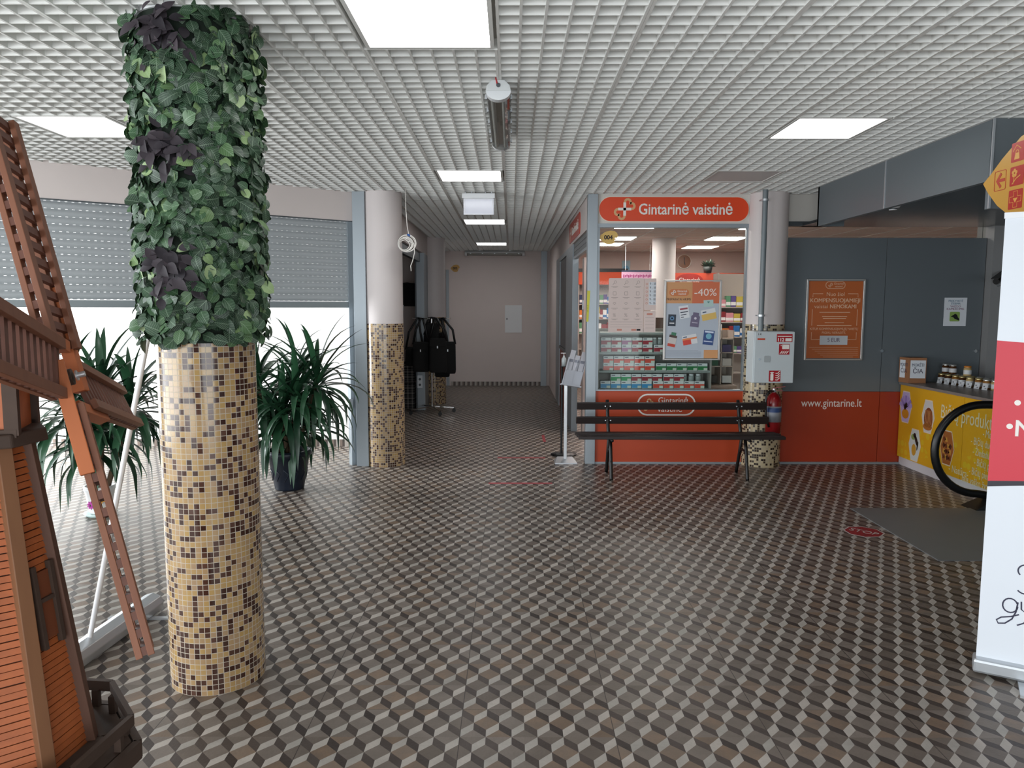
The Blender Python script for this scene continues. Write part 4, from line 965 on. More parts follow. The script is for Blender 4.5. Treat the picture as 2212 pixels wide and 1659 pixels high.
def bag(label, cx, cy, zt, zb, w, d, hz, hw):
    o = thing('shoulder_bag', label, 'bag', (cx, cy, zb), 0, 'black bags hanging on the chrome rack')
    k = MB(o.location); n = 20; P = []
    for z, s in ((zb, .86), (zb+.015, .95), (zb+.06, 1.), (zt-.06, .96), (zt-.01, .88), (zt, .8)):
        for q in range(n):
            a = 2*PI*q/n; ca, sa = math.cos(a), math.sin(a)
            P.append((cx+w/2*s*math.copysign(abs(ca)**.55, ca), cy+d/2*s*math.copysign(abs(sa)**.55, sa), z))
    m_ = len(P)//n
    k.add(P, [(i*n+q, i*n+(q+1) % n, (i+1)*n+(q+1) % n, (i+1)*n+q) for i in range(m_-1) for q in range(n)]+[tuple(range(n-1, -1, -1)), tuple(range((m_-1)*n, m_*n))], 0, True)
    k.build('body', BLACKC, o)
    k = MB(o.location); k.box(cx-w*.42, cx+w*.42, cy-d/2-.006, cy-d/2+.004, zt-.12, zt-.02); k.build('flap', BLACKC, o)
    k = MB(o.location); k.tube([(cx-w/2+.01, cy, zt-.04), (cx-w*.3, cy, (zt+hz)/2), (hw-.012, cy, hz), (hw+.012, cy, hz), (cx+w*.3, cy, (zt+hz)/2), (cx+w/2-.01, cy, zt-.04)], .017, 6); k.build('strap', BLACK, o)
    k = MB(o.location); k.box(cx-.008, cx+.008, cy-d/2-.012, cy-d/2-.004, zt-.15, zt-.115); k.build('clasp', SILVER, o)
bag('leftmost black shoulder bag on the rack, its strap leaning in from the left', -1.50, 11.72, 1.03, .74, .30, .13, 1.485, -1.44)
bag('black bag with rounded bottom on the rack, left of the chrome pole', -1.38, 11.52, 1.12, .66, .26, .12, 1.48, -1.36)
bag('black bag on the rack just right of the chrome pole', -1.11, 11.40, 1.18, .66, .27, .11, 1.48, -1.14)
bag('lowest black bag on the rack, hanging beneath the others', -1.08, 11.78, .92, .56, .24, .12, 1.48, -1.1)
bag('rightmost black bag on the rack, with a long slanting strap', -.97, 11.58, 1.12, .63, .24, .13, 1.485, -1.06)
bag('black bag at the back of the rack, by the mosaic column', -1.22, 12.02, 1.25, .78, .36, .12, 1.48, -1.24)
bag('black bag hung highest on the rack, before the pole', -1.22, 11.6, 1.4, .95, .2, .1, 1.485, -1.22)
# goods of the accessory shop
t = thing('black_garment', 'black garment hanging in the accessory shop doorway', 'garment', (-1.72, 12.4, 1.7))
b = MB(t.location); b.tube([(-1.95, 12.4, 1.98), (-1.85, 12.4, 2.01), (-1.7, 12.4, 2.02), (-1.55, 12.4, 2.0)], .03, 8); b.box(-1.96, -1.52, 12.37, 12.43, 1.66, 2.0); b.build('cloth', BLACKC, t, bevel=.015)
b = MB(t.location); b.box(-1.78, -1.755, 12.355, 12.365, 1.6, 1.68); b.build('price_tag', PAPER, t)
b = MB(t.location); b.cyl((-2.0, 12.4, 2.03), (-1.5, 12.4, 2.03), .01, n=8); b.box(-2.0, -1.98, 12.4, 13.3, 2.02, 2.04); b.box(-1.52, -1.50, 12.4, 13.3, 2.02, 2.04); b.build('rail', ALUD, t)
def plaid():
    g = NT('plaid_cloth'); vec, x, y, z = g.obj()
    a = g.f('FRACT', g.f('MULTIPLY', x, 14.)); c = g.f('FRACT', g.f('MULTIPLY', z, 12.))
    k = g.f('MULTIPLY', g.f('ADD', g.f('LESS_THAN', a, .3), g.f('ADD', g.f('LESS_THAN', c, .3), g.f('LESS_THAN', g.f('ABSOLUTE', g.f('SUBTRACT', c, .6)), .06))), .4)
    g.t.links.new(g.mix(k, lin('#141416'), lin('#8a8480')), g.b.inputs['Base Color']); g.b.inputs['Roughness'].default_value = .9
    return g.m
PLD = plaid()
for k, (z0, z1) in enumerate(((.0, .42), (.43, .76))):
    b = MB((-1.75, 12.2, z0)); b.box(-1.95+.04*k, -1.56, 12.1, 12.4, z0, z1)
    tag(b.build('plaid_bag', PLD, bevel=.03), ['dark plaid bag on the floor behind the lock post', 'dark plaid bag lying on top of the other by the lock post'][k], 'bag', 'plaid bags in the accessory shop')

# ------------------------------------------------------------------ yucca plants
YL = NT('yucca_leaf'); _r = YL.n('NewGeometry').outputs['Random Per Island']
YL.t.links.new(YL.mix(_r, lin('#12301f'), lin('#2f5a3c')), YL.b.inputs['Base Color']); YL.b.inputs['Roughness'].default_value = .38; YL = YL.m
def strap_leaf(mb, base, az, el, L, W, droop, n=9):
    p = V(base); d = V((math.cos(az)*math.cos(el), math.sin(az)*math.cos(el), math.sin(el))); vs = []
    sd = V((-math.sin(az), math.cos(az), 0)); q = el
    for i in range(n+1):
        t = i/n
        w = W*min(1, .45+t*2.2)*(1-max(0, (t-.45)/.55)**1.6)
        d = V((math.cos(az)*math.cos(q), math.sin(az)*math.cos(q), math.sin(q))); up = sd.cross(d)*-1
        vs += [p-sd*w+up*w*.35, p, p+sd*w+up*w*.35]
        p = p+d*(L/n); q = max(-1.5, q-droop*(.25+1.5*t)/n)
    mb.add(vs, [f for i in range(n) for f in ((i*3, i*3+1, i*3+4, i*3+3), (i*3+1, i*3+2, i*3+5, i*3+4))], 0, True)
BARK = mat('yucca_bark', '#6a5744', .9, noise=.2, nscale=20, bump=.4)
def yucca(t, crowns, seed, foot):
    r_ = random.Random(seed); crowns = [(x, y, z, int(n*.78), L*1.04) for x, y, z, n, L in crowns]
    for (x, y, z, n, L) in crowns:
        b = MB(t.location); b.tube([(foot[0]+(x-foot[0])*.2, foot[1]+(y-foot[1])*.2, foot[2]), (x*.6+foot[0]*.4, y*.6+foot[1]*.4, foot[2]+(z-foot[2])*.5), (x, y, z)], .022, 8); b.build('trunk', BARK, t)
        b = MB(t.location)
        for k in range(n):
            u = k/n; el = 1.45-2.0*u**.8+r_.gauss(0, .12)
            strap_leaf(b, (x, y, z-.10*u), k*2.39996+r_.gauss(0, .2), el, L*r_.uniform(.8, 1.15), r_.uniform(.02, .034), r_.uniform(.3, 1.6)+1.8*u)
        b.build('leaf_crown', YL, t)
t = thing('potted_yucca', 'large yucca in a dark blue-black pot right of the leaf-covered column', 'plant', (-2.02, 6.75, 0))
b = MB(t.location); b.lathe([(0, 0), (.125, 0), (.13, .015), (.185, .31), (.205, .315), (.205, .36), (.185, .36), (.175, .30), (0, .30)], (-2.02, 6.75, 0), 36)
for k in range(12):
    a = k*PI/6; b.tube([(-2.02+(.134+.016)*math.cos(a), 6.75+(.134+.016)*math.sin(a), .09), (-2.02+.158*math.cos(a+.26), 6.75+.158*math.sin(a+.26), .16), (-2.02+.167*math.cos(a), 6.75+.167*math.sin(a), .2)], .004, 4)
b.build('pot', mat('blue_black_pot', '#1c2330', .35), t)
b = MB(t.location); b.lathe([(0, .305), (.178, .305)], (-2.02, 6.75, 0), 24); b.build('soil', mat('soil', '#2a2019', .95), t)
yucca(t, [(-2.27, 6.7, .96, 58, .58), (-1.76, 6.78, .98, 60, .6), (-2.02, 6.6, .74, 54, .56), (-1.98, 6.95, 1.02, 40, .55), (-1.9, 6.62, .86, 46, .58), (-2.16, 6.66, .58, 40, .5), (-1.86, 6.74, .6, 40, .52)], 21, (-2.02, 6.75, .3))
t = thing('potted_yucca', 'yucca in a small white flower-painted pot behind the wooden windmill', 'plant', (-3.26, 5.86, 0))
b = MB(t.location); b.lathe([(0, .02), (.075, .02), (.082, .04), (.108, .2), (.115, .21), (.115, .24), (.1, .24), (.096, .2), (0, .2)], (-3.26, 5.86, 0), 32); b.build('pot', mat('white_ceramic', '#e6e6e6', .2), t)
b = MB(t.location); b.lathe([(0, 0), (.10, 0), (.125, .025), (.12, .03), (.1, .012), (0, .012)], (-3.26, 5.86, 0), 32); b.build('saucer', mat('mint_saucer', '#cfe6e2', .3), t)
def petal(px_, pz, r0, col, nm, n=9):
    k = MB(t.location); an = math.atan2(-5.86, 3.26)+px_; rr = .088+.13*(pz-.04)+.006
    F = Fr((-3.26+rr*math.cos(an), 5.86+rr*math.sin(an), pz), (-math.sin(an), math.cos(an), 0), (0, 0, 1))
    for q in range(n):
        a = 2*PI*q/n; k.fpoly(F, rot2([(.15*r0, 0), (.6*r0, -.2*r0), (r0, 0), (.6*r0, .2*r0)], a, 0, 0), -.004, .002)
    k.fpoly(F, circ(0, 0, .2*r0, 10), 0, .003, 1)
    k.build('painted_flower', [mat('petal_'+nm, col, .4), mat('flower_heart', '#3a2216', .5)], t)['label'] = '%s painted flower' % nm
petal(.0, .155, .05, '#e8a020', 'yellow'); petal(-.75, .10, .035, '#b03a9a', 'purple'); petal(.75, .09, .035, '#c8283c', 'red'); petal(-.2, .062, .022, '#9ab020', 'green'); petal(.35, .06, .02, '#d8c030', 'pale yellow')
yucca(t, [(-3.2, 5.85, 1.0, 56, .6), (-3.0, 5.9, .88, 56, .58), (-3.42, 5.8, .86, 54, .6), (-3.15, 5.72, .76, 48, .56), (-3.3, 5.84, .6, 40, .52)], 33, (-3.26, 5.86, .2))
# ------------------------------------------------------------------ wooden windmill model
PLANK = wood_mat('orange_planks', '#8c4822', '#b8622f', .55, 'X', 40, .15)
BEAMW = wood_mat('light_brown_beam', '#6f482f', '#8a6040', .6, 'Z', 30)
POSTW = wood_mat('dark_brown_post', '#4a2e20', '#684432', .65, 'Z', 30)
SLATW = wood_mat('brown_slats', '#4f2b1e', '#6d4130', .6, 'X', 30)
RAILW = wood_mat('red_brown_rails', '#683c28', '#8a583e', .6, 'Z', 30)
DARKW = wood_mat('weathered_dark_wood', '#30221a', '#4a372b', .75, 'Y', 24)
STOCKW = wood_mat('orange_stock', '#a8592e', '#bd6c3c', .6, 'Z', 20)
MX, MY = -1.32, 1.84
t = thing('wooden_windmill', 'wooden model windmill with lattice sails standing by the leaf-wrapped column', 'windmill', (MX, MY, 0))
O = t.location
def octo(ap, z, rot=-6.):
    r = ap/math.cos(PI/8)
    return [V((MX+r*math.cos(math.radians(22.5+45*k+rot)), MY+r*math.sin(math.radians(22.5+45*k+rot)), z)) for k in range(8)]
def apo(z): return .10+(.19-.10)*(1.31-z)/(1.31-.55)
b = MB(O); b.add(octo(apo(.50)-.004, .50)+octo(apo(1.31)-.004, 1.31), [(i, (i+1) % 8, 8+(i+1) % 8, 8+i) for i in range(8)]); b.build('tower_core', mat('gap_shade', '#2a1208', .9), t)  # core coloured dark to paint shade into the gaps between planks
b = MB(O); rm = random.Random(4)
z = .50
while z < 1.30:
    h = .0175; lo, hi = octo(apo(z)+.003, z), octo(apo(z+h-.0034)+.0005, z+h-.0034)
    li, hh = octo(apo(z)-.004, z), octo(apo(z+h)-.004, z+h-.0034)
    for k in range(8):
        q = (k+1) % 8; j = rm.uniform(-.0006, .0006)
        dz = V((0, 0, j)); b.add([lo[k]+dz, lo[q]+dz, hi[q]+dz, hi[k]+dz, li[k]+dz, li[q]+dz, hh[q]+dz, hh[k]+dz], [(0, 1, 2, 3), (1, 0, 4, 5), (3, 2, 6, 7)])
    z += h
b.build('plank_siding', PLANK, t)
for k in range(8):
    b = MB(O); p0, p1 = octo(apo(.5)+.008, .5)[k], octo(apo(1.31)+.006, 1.31)[k]; d_ = (p0-V((MX, MY, .5))).normalized()
    b.bar(p0-d_*.006, p1-d_*.006, .034, .026, d_); b.build('corner_post', BEAMW if k in (7, 6, 5) else POSTW, t, bevel=.002)
b = MB(O); lo, hi = octo(.145, 1.312), octo(.14, 1.345); b.add(lo+hi, [tuple(range(7, -1, -1)), tuple(range(8, 16))]+[(i, (i+1) % 8, 8+(i+1) % 8, 8+i) for i in range(8)]); b.build('top_plate', DARKW, t, bevel=.004)
# window on the right face, door trim on the front-left face
def face_frame(k, z):
    a, c = octo(apo(z)+.006, z)[k], octo(apo(z)+.006, z)[(k+1) % 8]; a2, c2 = octo(apo(z+.2)+.006, z+.2)[k], octo(apo(z+.2)+.006, z+.2)[(k+1) % 8]
    return Fr((a+c)/2, c-a, (a2+c2)/2-(a+c)/2)
F = face_frame(7, .82)
b = MB(O); b.fbox(F, -.036, -.024, -.02, .19, -.002, .012); b.fbox(F, .024, .036, -.02, .19, -.002, .012); b.build('window_frame', DARKW, t)
b = MB(O); b.fbox(F, -.024, .024, .0, .17, -.002, .003); b.build('shutter_board', wood_mat('window_board', '#5a2d18', '#7c4223', .6, 'Z'), t)
b = MB(O); b.fbox(F, -.024, .024, .095, .105, .003, .01); b.build('crossbar', DARKW, t)
F = face_frame(6, .9)
b = MB(O); b.fbox(F, -.022, -.012, .0, .16, 0, .012); b.fbox(F, -.05, -.04, .0, .16, 0, .012); b.build('window_frame', BEAMW, t)
# gallery
b = MB(O); lo, hi = octo(.285, .455), octo(.285, .48); b.add(lo+hi, [tuple(range(7, -1, -1)), tuple(range(8, 16))]+[(i, (i+1) % 8, 8+(i+1) % 8, 8+i) for i in range(8)]); b.build('gallery_floor', DARKW, t)
b = MB(O); r0 = octo(.235, .495); [b.bar(octo(apo(.5)+.02, .492)[k], octo(apo(.5)+.02, .492)[(k+1) % 8], .03, .03) for k in range(8)]; b.build('base_moulding', DARKW, t)
for k in range(8):
    b = MB(O); v0, v1 = octo(.288, .54)[k], octo(.288, .54)[(k+1) % 8]; b.bar(v0, v1, .014, .03); b.build('gallery_rail', DARKW, t)
    b = MB(O); b.bar(octo(.30, .455)[k], octo(.30, .455)[(k+1) % 8], .02, .05); b.build('gallery_edge_beam', DARKW, t)
    for s in (.18, .82):
        b = MB(O); p = v0.lerp(v1, s)-V((0, 0, .012)); q_ = octo(.28, .48)[k].lerp(octo(.28, .48)[(k+1) % 8], s); b.bar(q_, V((q_.x, q_.y, .53)), .018, .018); b.build('gallery_post', DARKW, t)
b = MB(O); lo, hi = octo(.30, .0), octo(.235, .44); b.add(lo+hi, [tuple(range(7, -1, -1)), tuple(range(8, 16))]+[(i, (i+1) % 8, 8+(i+1) % 8, 8+i) for i in range(8)]); b.build('lower_base', PLANK, t)
# cap and rotor
ra, rb_, rg, rph = .343, .241, -.234, -.18
hub = V((-1.181, 2.0, 1.459))
nv = V((math.cos(ra)*math.cos(rb_), math.sin(ra)*math.cos(rb_), math.sin(rb_))); hv = V((math.sin(ra), -math.cos(ra), 0)); vv = hv.cross(nv)
if vv.z < 0: vv = -vv
nh = V((math.cos(ra), math.sin(ra), 0))
FCap = Fr((MX, MY, 1.345), nh, (0, 0, 1))                 # depth along FCap.n = +- hv
b = MB(O); b.fbox(FCap, -.17, .10, .0, .17, -.09, .09); b.build('cap_body', PLANK, t)
b = MB(O)
for s in (-.092, .092): b.fbox(FCap, .085, .115, -.005, .18, s-.012, s+.012); b.fbox(FCap, -.185, -.155, -.005, .18, s-.012, s+.012)
b.fbox(FCap, -.18, .11, -.01, .01, -.105, -.08); b.fbox(FCap, -.18, .11, -.01, .01, .08, .105)
b.build('cap_corner', DARKW, t)
b = MB(O)
for s in (-1, 1):
    P = [FCap.p(a, c, d) for a in (-.20, .10) for c, d in ((.145, s*.125), (.275, 0), (.29, 0), (.15, s*.14))]
    b.add(P, [(0, 1, 2, 3), (7, 6, 5, 4), (0, 4, 5, 1), (1, 5, 6, 2), (2, 6, 7, 3), (3, 7, 4, 0)])
b.build('cap_roof', DARKW, t)
b = MB(O); b.fpoly(Fr(FCap.p(.10, .17), hv, (0, 0, 1)), [(-.09, 0), (.09, 0), (0, .095)], -.004, .004); b.build('gable', PLANK, t)
b = MB(O); b.cyl(hub-nv*.17, hub+nv*.012, .022, n=16); b.build('axle', DARKW, t)
b = MB(O); b.cyl(hub+nv*.02, hub+nv*.042, .008, n=6); b.cyl(hub+nv*.02, hub+nv*.024, .014, n=20); b.build('hub_bolt', SILVER, t)
rad0, rad1, s0, w_, T_ = .086, .754, -.088, .158, .044
for kb in range(4):
    th = rg+kb*PI/2
    rad = vv*math.cos(th)+hv*math.sin(th); tan = hv*math.cos(th)-vv*math.sin(th)
    wd = tan*math.cos(rph)+nv*math.sin(rph); nn = nv*math.cos(rph)-tan*math.sin(rph)
    sa = MB(O); FB = Fr(hub, wd, rad); sg = 1 if FB.n.dot(nn) > 0 else -1
    def fb(mb, a0, a1, c0, c1, d0, d1): mb.fbox(FB, a0, a1, c0, c1, *sorted((d0*sg, d1*sg)))
    n = 15
    for q in range(n):
        r_ = rad0+.004+(rad1-rad0-.03)*q/(n-1)
        fb(sa, s0+.002, s0+w_-.002, r_, r_+.022, -.006, .006)
    sail = sa.build('sail', SLATW, t); sail['label'] = ['upright lattice sail', 'lattice sail pointing towards the viewer', 'lattice sail pointing down', 'lattice sail pointing away'][kb]
    for e in (s0, s0+w_-.028):
        rb2 = MB(O); fb(rb2, e, e+.028, rad0, rad1, .006, T_/2); fb(rb2, e, e+.028, rad0, rad1, -T_/2, -.006)
        rb2.build('sail_rail', RAILW, sail, bevel=.0015)
    st = MB(O); fb(st, s0-.016, s0+.016, -.03, .27, -T_/2-.008, .004); st.build('stock', STOCKW, sail, bevel=.002)

# ------------------------------------------------------------------ roll-up stand beside the mill
t = thing('rollup_stand', 'empty silver roll-up banner base with a leaning pole behind the windmill', 'stand', (-1.93, 3.5, 0))
b = MB(t.location); FB = Fr((-2.0, 3.0, .0), (1, 0, 0), (0, 0, 1)); dr = V((.075, .95, 0)).normalized()
FQ = Fr((-2.02, 3.05, 0), (dr.y, -dr.x, 0), (0, 0, 1))
b.fpoly(FQ, [(-.055, .012), (.055, .012), (.06, .05), (.045, .085), (.0, .10), (-.045, .085), (-.06, .05)], -.92, 0); b.build('cassette', SILVER, t, bevel=.004)
b = MB(t.location)
for k in (.12, .80):
    p = V((-2.02, 3.05, 0))+dr*k; b.bar(p+V((-.17, .0, .006)), p+V((.17, -.0, .006)), .03, .01)
b.build('foot', SILVER, t)
b = MB(t.location); b.cyl((-1.99, 3.42, .08), (-1.645, 3.42, 1.52), .0125, n=12); b.build('pole', mat('pole_white', '#e3e4e6', .3, .2), t)

# ------------------------------------------------------------------ banner at the right edge
t = thing('rollup_banner', 'white roll-up banner with a red band standing before the escalator', 'banner', (2.5, 3.06, 0))
FBn = Fr((2.118, 3.284, 0), (.864, -.503, 0), (0, 0, 1)); BW = .85
b = MB(t.location); b.fbox(FBn, -.012, BW+.012, .012, .075, -.05, .045); b.build('cassette', SILVER, t, bevel=.012)
for k in (.18, .67):
    b = MB(t.location); b.fbox(FBn, k-.02, k+.02, 0, .012, -.18, .18); b.build('foot', SILVER, t)
b = MB(t.location); b.fbox(FBn, 0, BW, .07, 2.04, -.002, .0); b.build('sheet', mat('banner_white', '#e4e9f0', .45), t)
b = MB(t.location); b.fbox(FBn, -.004, BW+.004, 2.03, 2.055, -.008, .006); b.build('top_rail', mat('banner_rail_white', '#eceef2', .35), t)
def banner_band(nm, pts, ma):
    b = MB(t.location); b.fpoly(FBn, pts, .0, .0006); return b.build(nm, ma, t)
def grad_mat():
    g = NT('banner_red'); g.b.inputs['Roughness'].default_value = .45; g.b.inputs['Base Color'].default_value = lin('#cf2f40'); return g.m
arc = lambda z0, dz, n=14, r=False: [(BW*q/n, z0-dz*math.sin(PI*q/n/1.0)) for q in (range(n, -1, -1) if r else range(n+1))]
banner_band('red_band', arc(.885, -.03)+arc(1.508, .02, r=True), grad_mat())
banner_band('dark_band', arc(.86, -.04)+arc(.885, -.03, r=True), mat('banner_dark', '#2a2630', .5))
b = MB(t.location); b.fpoly(FBn, circ(.067, 1.135, .012, 16), .0006, .0012); b.fpoly(FBn, circ(.09, 1.24, .012, 16), .0006, .0012); b.build('bullet', WHITET, t)
text('lettering', 'N', FBn, .122, 1.125, .10, WHITET, t, t.location, fat=.002)
text('lettering', 'I', FBn, .125, 1.23, .085, WHITET, t, t.location, fat=.002)
INK = mat('banner_ink', '#34344a', .5)
def stroke(*ps):
    b = MB(t.location)
    for p_ in ps: b.fstroke(FBn, p_, .006, .0004, .001)
    b.build('script_lettering', INK, t)
cur = lambda cx, cy, rx, ry, a0, a1, n=16: [(cx+rx*math.cos(a0+(a1-a0)*q/n), cy+ry*math.sin(a0+(a1-a0)*q/n)) for q in range(n+1)]
stroke(cur(.115, .335, .028, .032, .4, 2*PI), [(.143, .355), (.138, .31), (.125, .275), (.1, .25), (.075, .245), (.068, .26), (.085, .275), (.12, .285), (.15, .30)])
stroke([(.155, .36), (.157, .325), (.17, .315), (.19, .34), (.197, .36), (.19, .31), (.17, .265), (.145, .25)])
stroke(cur(.165, .50, .03, .028, .9, 3.9), cur(.165, .435, .036, .038, 1.7, -2.4))

# ------------------------------------------------------------------ big leaf-shaped direction sign
t = thing('direction_sign', 'big amber leaf shaped direction sign with red pictograms, hanging above the banner', 'sign', (2.55, 3.78, 2.08))
FL2 = Fr((2.55, 3.75, 2.315), (0, -1, 0), (0, 0, 1)); sw, sh = .82, .47
P = [(-.5, .0), (-.42, .09), (-.32, .22), (-.15, .40), (.1, .5), (.34, .46), (.46, .3), (.5, .12), (.46, -.02), (.32, -.04), (.44, -.12), (.3, -.2), (.34, -.34), (.2, -.47), (-.02, -.5), (-.2, -.43), (-.34, -.28), (-.44, -.12)]
b = MB(t.location); b.fpoly(FL2, [(a*sw, c*sh) for a, c in P], -.006, 0); b.build('plate', mat('amber_plate_big', '#c8963c', .35), t)
RS = mat('pictogram_red', '#b02418', .4)
LINE = mat('pictogram_line', '#d8a04a', .4)
a0 = -(3.937-3.75)
for q, zc in enumerate((.117, -.002, -.118)):
    b = MB(t.location); b.fpoly(FL2, rrect(a0, a0+.105, zc-.048, zc+.048, .006, 3), 0, .0015); o = b.build('pictogram', RS, t)
    o['label'] = ['red pictogram of a house and padlock', 'red pictogram of a flower', 'red pictogram of a cross'][q]
    b = MB(t.location)
    if q == 0: b.fstroke(FL2, [(a0+.012, zc+.005), (a0+.04, zc+.035), (a0+.075, zc+.012)], .004, .0015, .0025); b.fpoly(FL2, [(a0+.025, zc-.036), (a0+.065, zc-.036), (a0+.06, zc-.004), (a0+.032, zc-.004)], .0015, .0025); b.fstroke(FL2, cur(a0+.046, zc-.004, .011, .014, 0, PI, 8), .004, .0015, .0025)
    elif q == 1:
        for k in range(5): b.fpoly(FL2, circ(a0+.035+.013*math.cos(k*2*PI/5+.3), zc+.016+.013*math.sin(k*2*PI/5+.3), .009, 10), .0015, .0025)
        b.fstroke(FL2, [(a0+.035, zc+.005), (a0+.028, zc-.038)], .004, .0015, .0025); b.fstroke(FL2, [(a0+.02, zc-.038), (a0+.05, zc-.012), (a0+.08, zc+.0)], .005, .0015, .0025)
    else:
        c = .05; b.fstroke(FL2, [(a0+x_, zc+y_) for x_, y_ in ((.038, .04), (.068, .04), (.068, .014), (.096, .014), (.096, -.014), (.068, -.014), (.068, -.04), (.038, -.04), (.038, -.014), (.01, -.014), (.01, .014), (.038, .014))], .003, .0015, .0025, 0, True); b.fpoly(FL2, [(a0+.053, zc-.018), (a0+.035, zc+.006), (a0+.071, zc+.006)], .0015, .0025)
    b.build('symbol', LINE, o)
a1 = -(4.06-3.75)
b = MB(t.location); b.fstroke(FL2, rrect(a1, a1+.09, -.055, .045, .008, 3), .003, 0, .0015, 0, True); b.build('arrow_frame', RS, t)
b = MB(t.location); b.fstroke(FL2, [(a1+.052, .03), (a1+.02, -.005), (a1+.052, -.04)], .016, 0, .0015); b.fbox(FL2, a1+.028, a1+.082, -.013, .003, 0, .0016); b.build('arrow', mat('arrow_red', '#b23a28', .4), t)
b = MB(t.location)
for y in (3.6, 3.85): b.cyl((2.553, y, 2.5), (2.553, y, 2.82), .003, n=6)
b.build('cord', SILVER, t)

# ------------------------------------------------------------------ honey counter
t = thing('honey_counter', 'yellow fronted honey counter with grey worktop by the escalator', 'counter', (4.45, 7.0, 0))
YE, Y0_ = 6.24, 7.88
def yellow():
    g = NT('honeycomb_print'); vec, x, y, z = g.obj()
    vo = g.n('TexVoronoi'); vo.inputs['Scale'].default_value = 13.; vo.inputs['Randomness'].default_value = .35; g.t.links.new(vec, vo.inputs['Vector'])
    n = g.noise(vec, 3.2, 2.)
    k = g.f('MULTIPLY', g.f('LESS_THAN', vo.outputs['Distance'], .42), g.f('MULTIPLY', g.f('GREATER_THAN', n, .52), g.f('LESS_THAN', z, -.38+.8)))
    c = g.mix(g.f('MULTIPLY', k, .5), g.mix(n, lin('#d39a14'), lin('#dba51c')), lin('#d8c22e'))
    g.t.links.new(c, g.b.inputs['Base Color']); g.b.inputs['Roughness'].default_value = .4
    return g.m
b = MB(t.location); b.box(4.10, 4.12, 6.757, Y0_, .09, .85); b.box(4.10, 4.12, YE, 6.751, .09, .85); b.build('front_panel', yellow(), t)
b = MB(t.location); b.box(4.12, 4.74, YE, Y0_, .0, .85); b.build('body', mat('counter_body', '#c9c3c6', .6), t)
b = MB(t.location); b.box(4.085, 4.76, YE-.02, Y0_+.01, .85, .876); b.build('worktop', mat('grey_worktop', '#7d746e', .35, noise=.06, nscale=12), t)
FH = Fr((4.099, 0, 0), (0, -1, 0), (0, 0, 1))
def hexpic(yc, zc, kind, lab, rx=.115, rz=.165):
    hx = lambda s: [(-yc+rx*s*a, zc+rz*s*c) for a, c in ((-.55, -1), (.55, -1), (1, 0), (.55, 1), (-.55, 1), (-1, 0))]
    b = MB(t.location); b.fpoly(FH, hx(1.), 0, .001); o = b.build('picture', mat('hex_rim', '#e0cdb4', .5), t); o['label'] = lab
    b = MB(t.location); b.fpoly(FH, hx(.94), .001, .0015)
    a = -yc
    if kind == 0:
        for q in range(7): b.fpoly(FH, rot2([(-.012, .02), (.012, .02), (.02, .13), (-.02, .13)], (q-3)*.42, a, zc-.01), .0015, .002, 1 if q % 2 else 4)
        b.fpoly(FH, circ(a, zc-.07, .068, 20, .05), .002, .0025, 2); b.fpoly(FH, circ(a-.01, zc+.0, .022, 12, .03), .0025, .003, 3); b.fpoly(FH, circ(a+.012, zc+.02, .018, 12, .03), .0025, .003, 3)
        ms = ['#b8a6cf', '#8f78b8', '#c8841e', '#1c1410', '#a590c8']
    elif kind == 1:
        b.fpoly(FH, circ(a+.01, zc-.02, .078, 24, .11), .0015, .002, 1)
        for q in range(6): b.fstroke(FH, cur(a-.06+.024*q, zc-.02, .02, .085, -1.3, 1.3, 8), .006, .002, .0025, 2)
        b.fpoly(FH, circ(a, zc-.1, .08, 16, .035), .002, .0025, 3)
        ms = ['#c9c4c0', '#7a3a1a', '#d09a5a', '#a8662c', '#000000']
    elif kind == 2:
        b.fpoly(FH, circ(a-.01, zc-.05, .042, 16, .06), .0015, .002, 1); b.fpoly(FH, circ(a-.03, zc+.08, .04, 12, .03), .0015, .002, 4)
        b.fpoly(FH, rot2(circ(0, 0, .022, 14, .06), .5, a+.03, zc+.05), .002, .0025, 2); b.fpoly(FH, circ(a-.005, zc+.10, .025, 12), .002, .0025, 2); b.fpoly(FH, rot2(circ(0, 0, .012, 10, .05), -.2, a+.055, zc+.0), .002, .0025, 3)
        ms = ['#ccd0cc', '#c89430', '#221a12', '#4a4436', '#8aa05a']
    else:
        for q in range(14): b.fpoly(FH, rot2([(-.02, -.02), (.025, -.015), (.02, .02), (-.015, .025)], q*1.1, a-.05+.033*(q % 4), zc-.09+.055*(q//4)), .0015, .002, 1+q % 3)
        ms = ['#a8602a', '#7a3a18', '#d0903c', '#5a2814', '#000000']
    b.build('print', [mat('hex_%d_%d' % (kind, q), c, .5) for q, c in enumerate(ms)], o)
hexpic(7.755, .625, 0, 'hexagonal picture of a bee on a purple flower'); hexpic(7.33, .585, 1, 'hexagonal picture of a striped honey dipper')
hexpic(7.545, .262, 2, 'hexagonal picture of a bee on a yellow blossom'); hexpic(6.98, .34, 3, 'hexagonal picture of honeycomb')
CRM = mat('cream_lettering', '#d9cfa8', .5)
text('lettering', 'Bičių produktai', FH, -6.685, .665, .185, CRM, t, t.location, width=.85)
for yy, zz, s, w in ((6.36, .565, '- Medus', .2), (6.445, .475, '- Bičių duona', .35), (6.42, .385, '- Žiedadulkės', .33), (6.41, .295, '- Bičių pikis', .29), (6.44, .205, '- Bičių pienelis', .36), (6.60, .17, '- Natūra-', .3), (6.485, .115, 'laus vaško žvakės', .47)):
    if s.startswith('- Nat'): zz = .16; yy = 6.78
    text('lettering', s, FH, -yy, zz, .095, CRM, t, t.location, width=w)
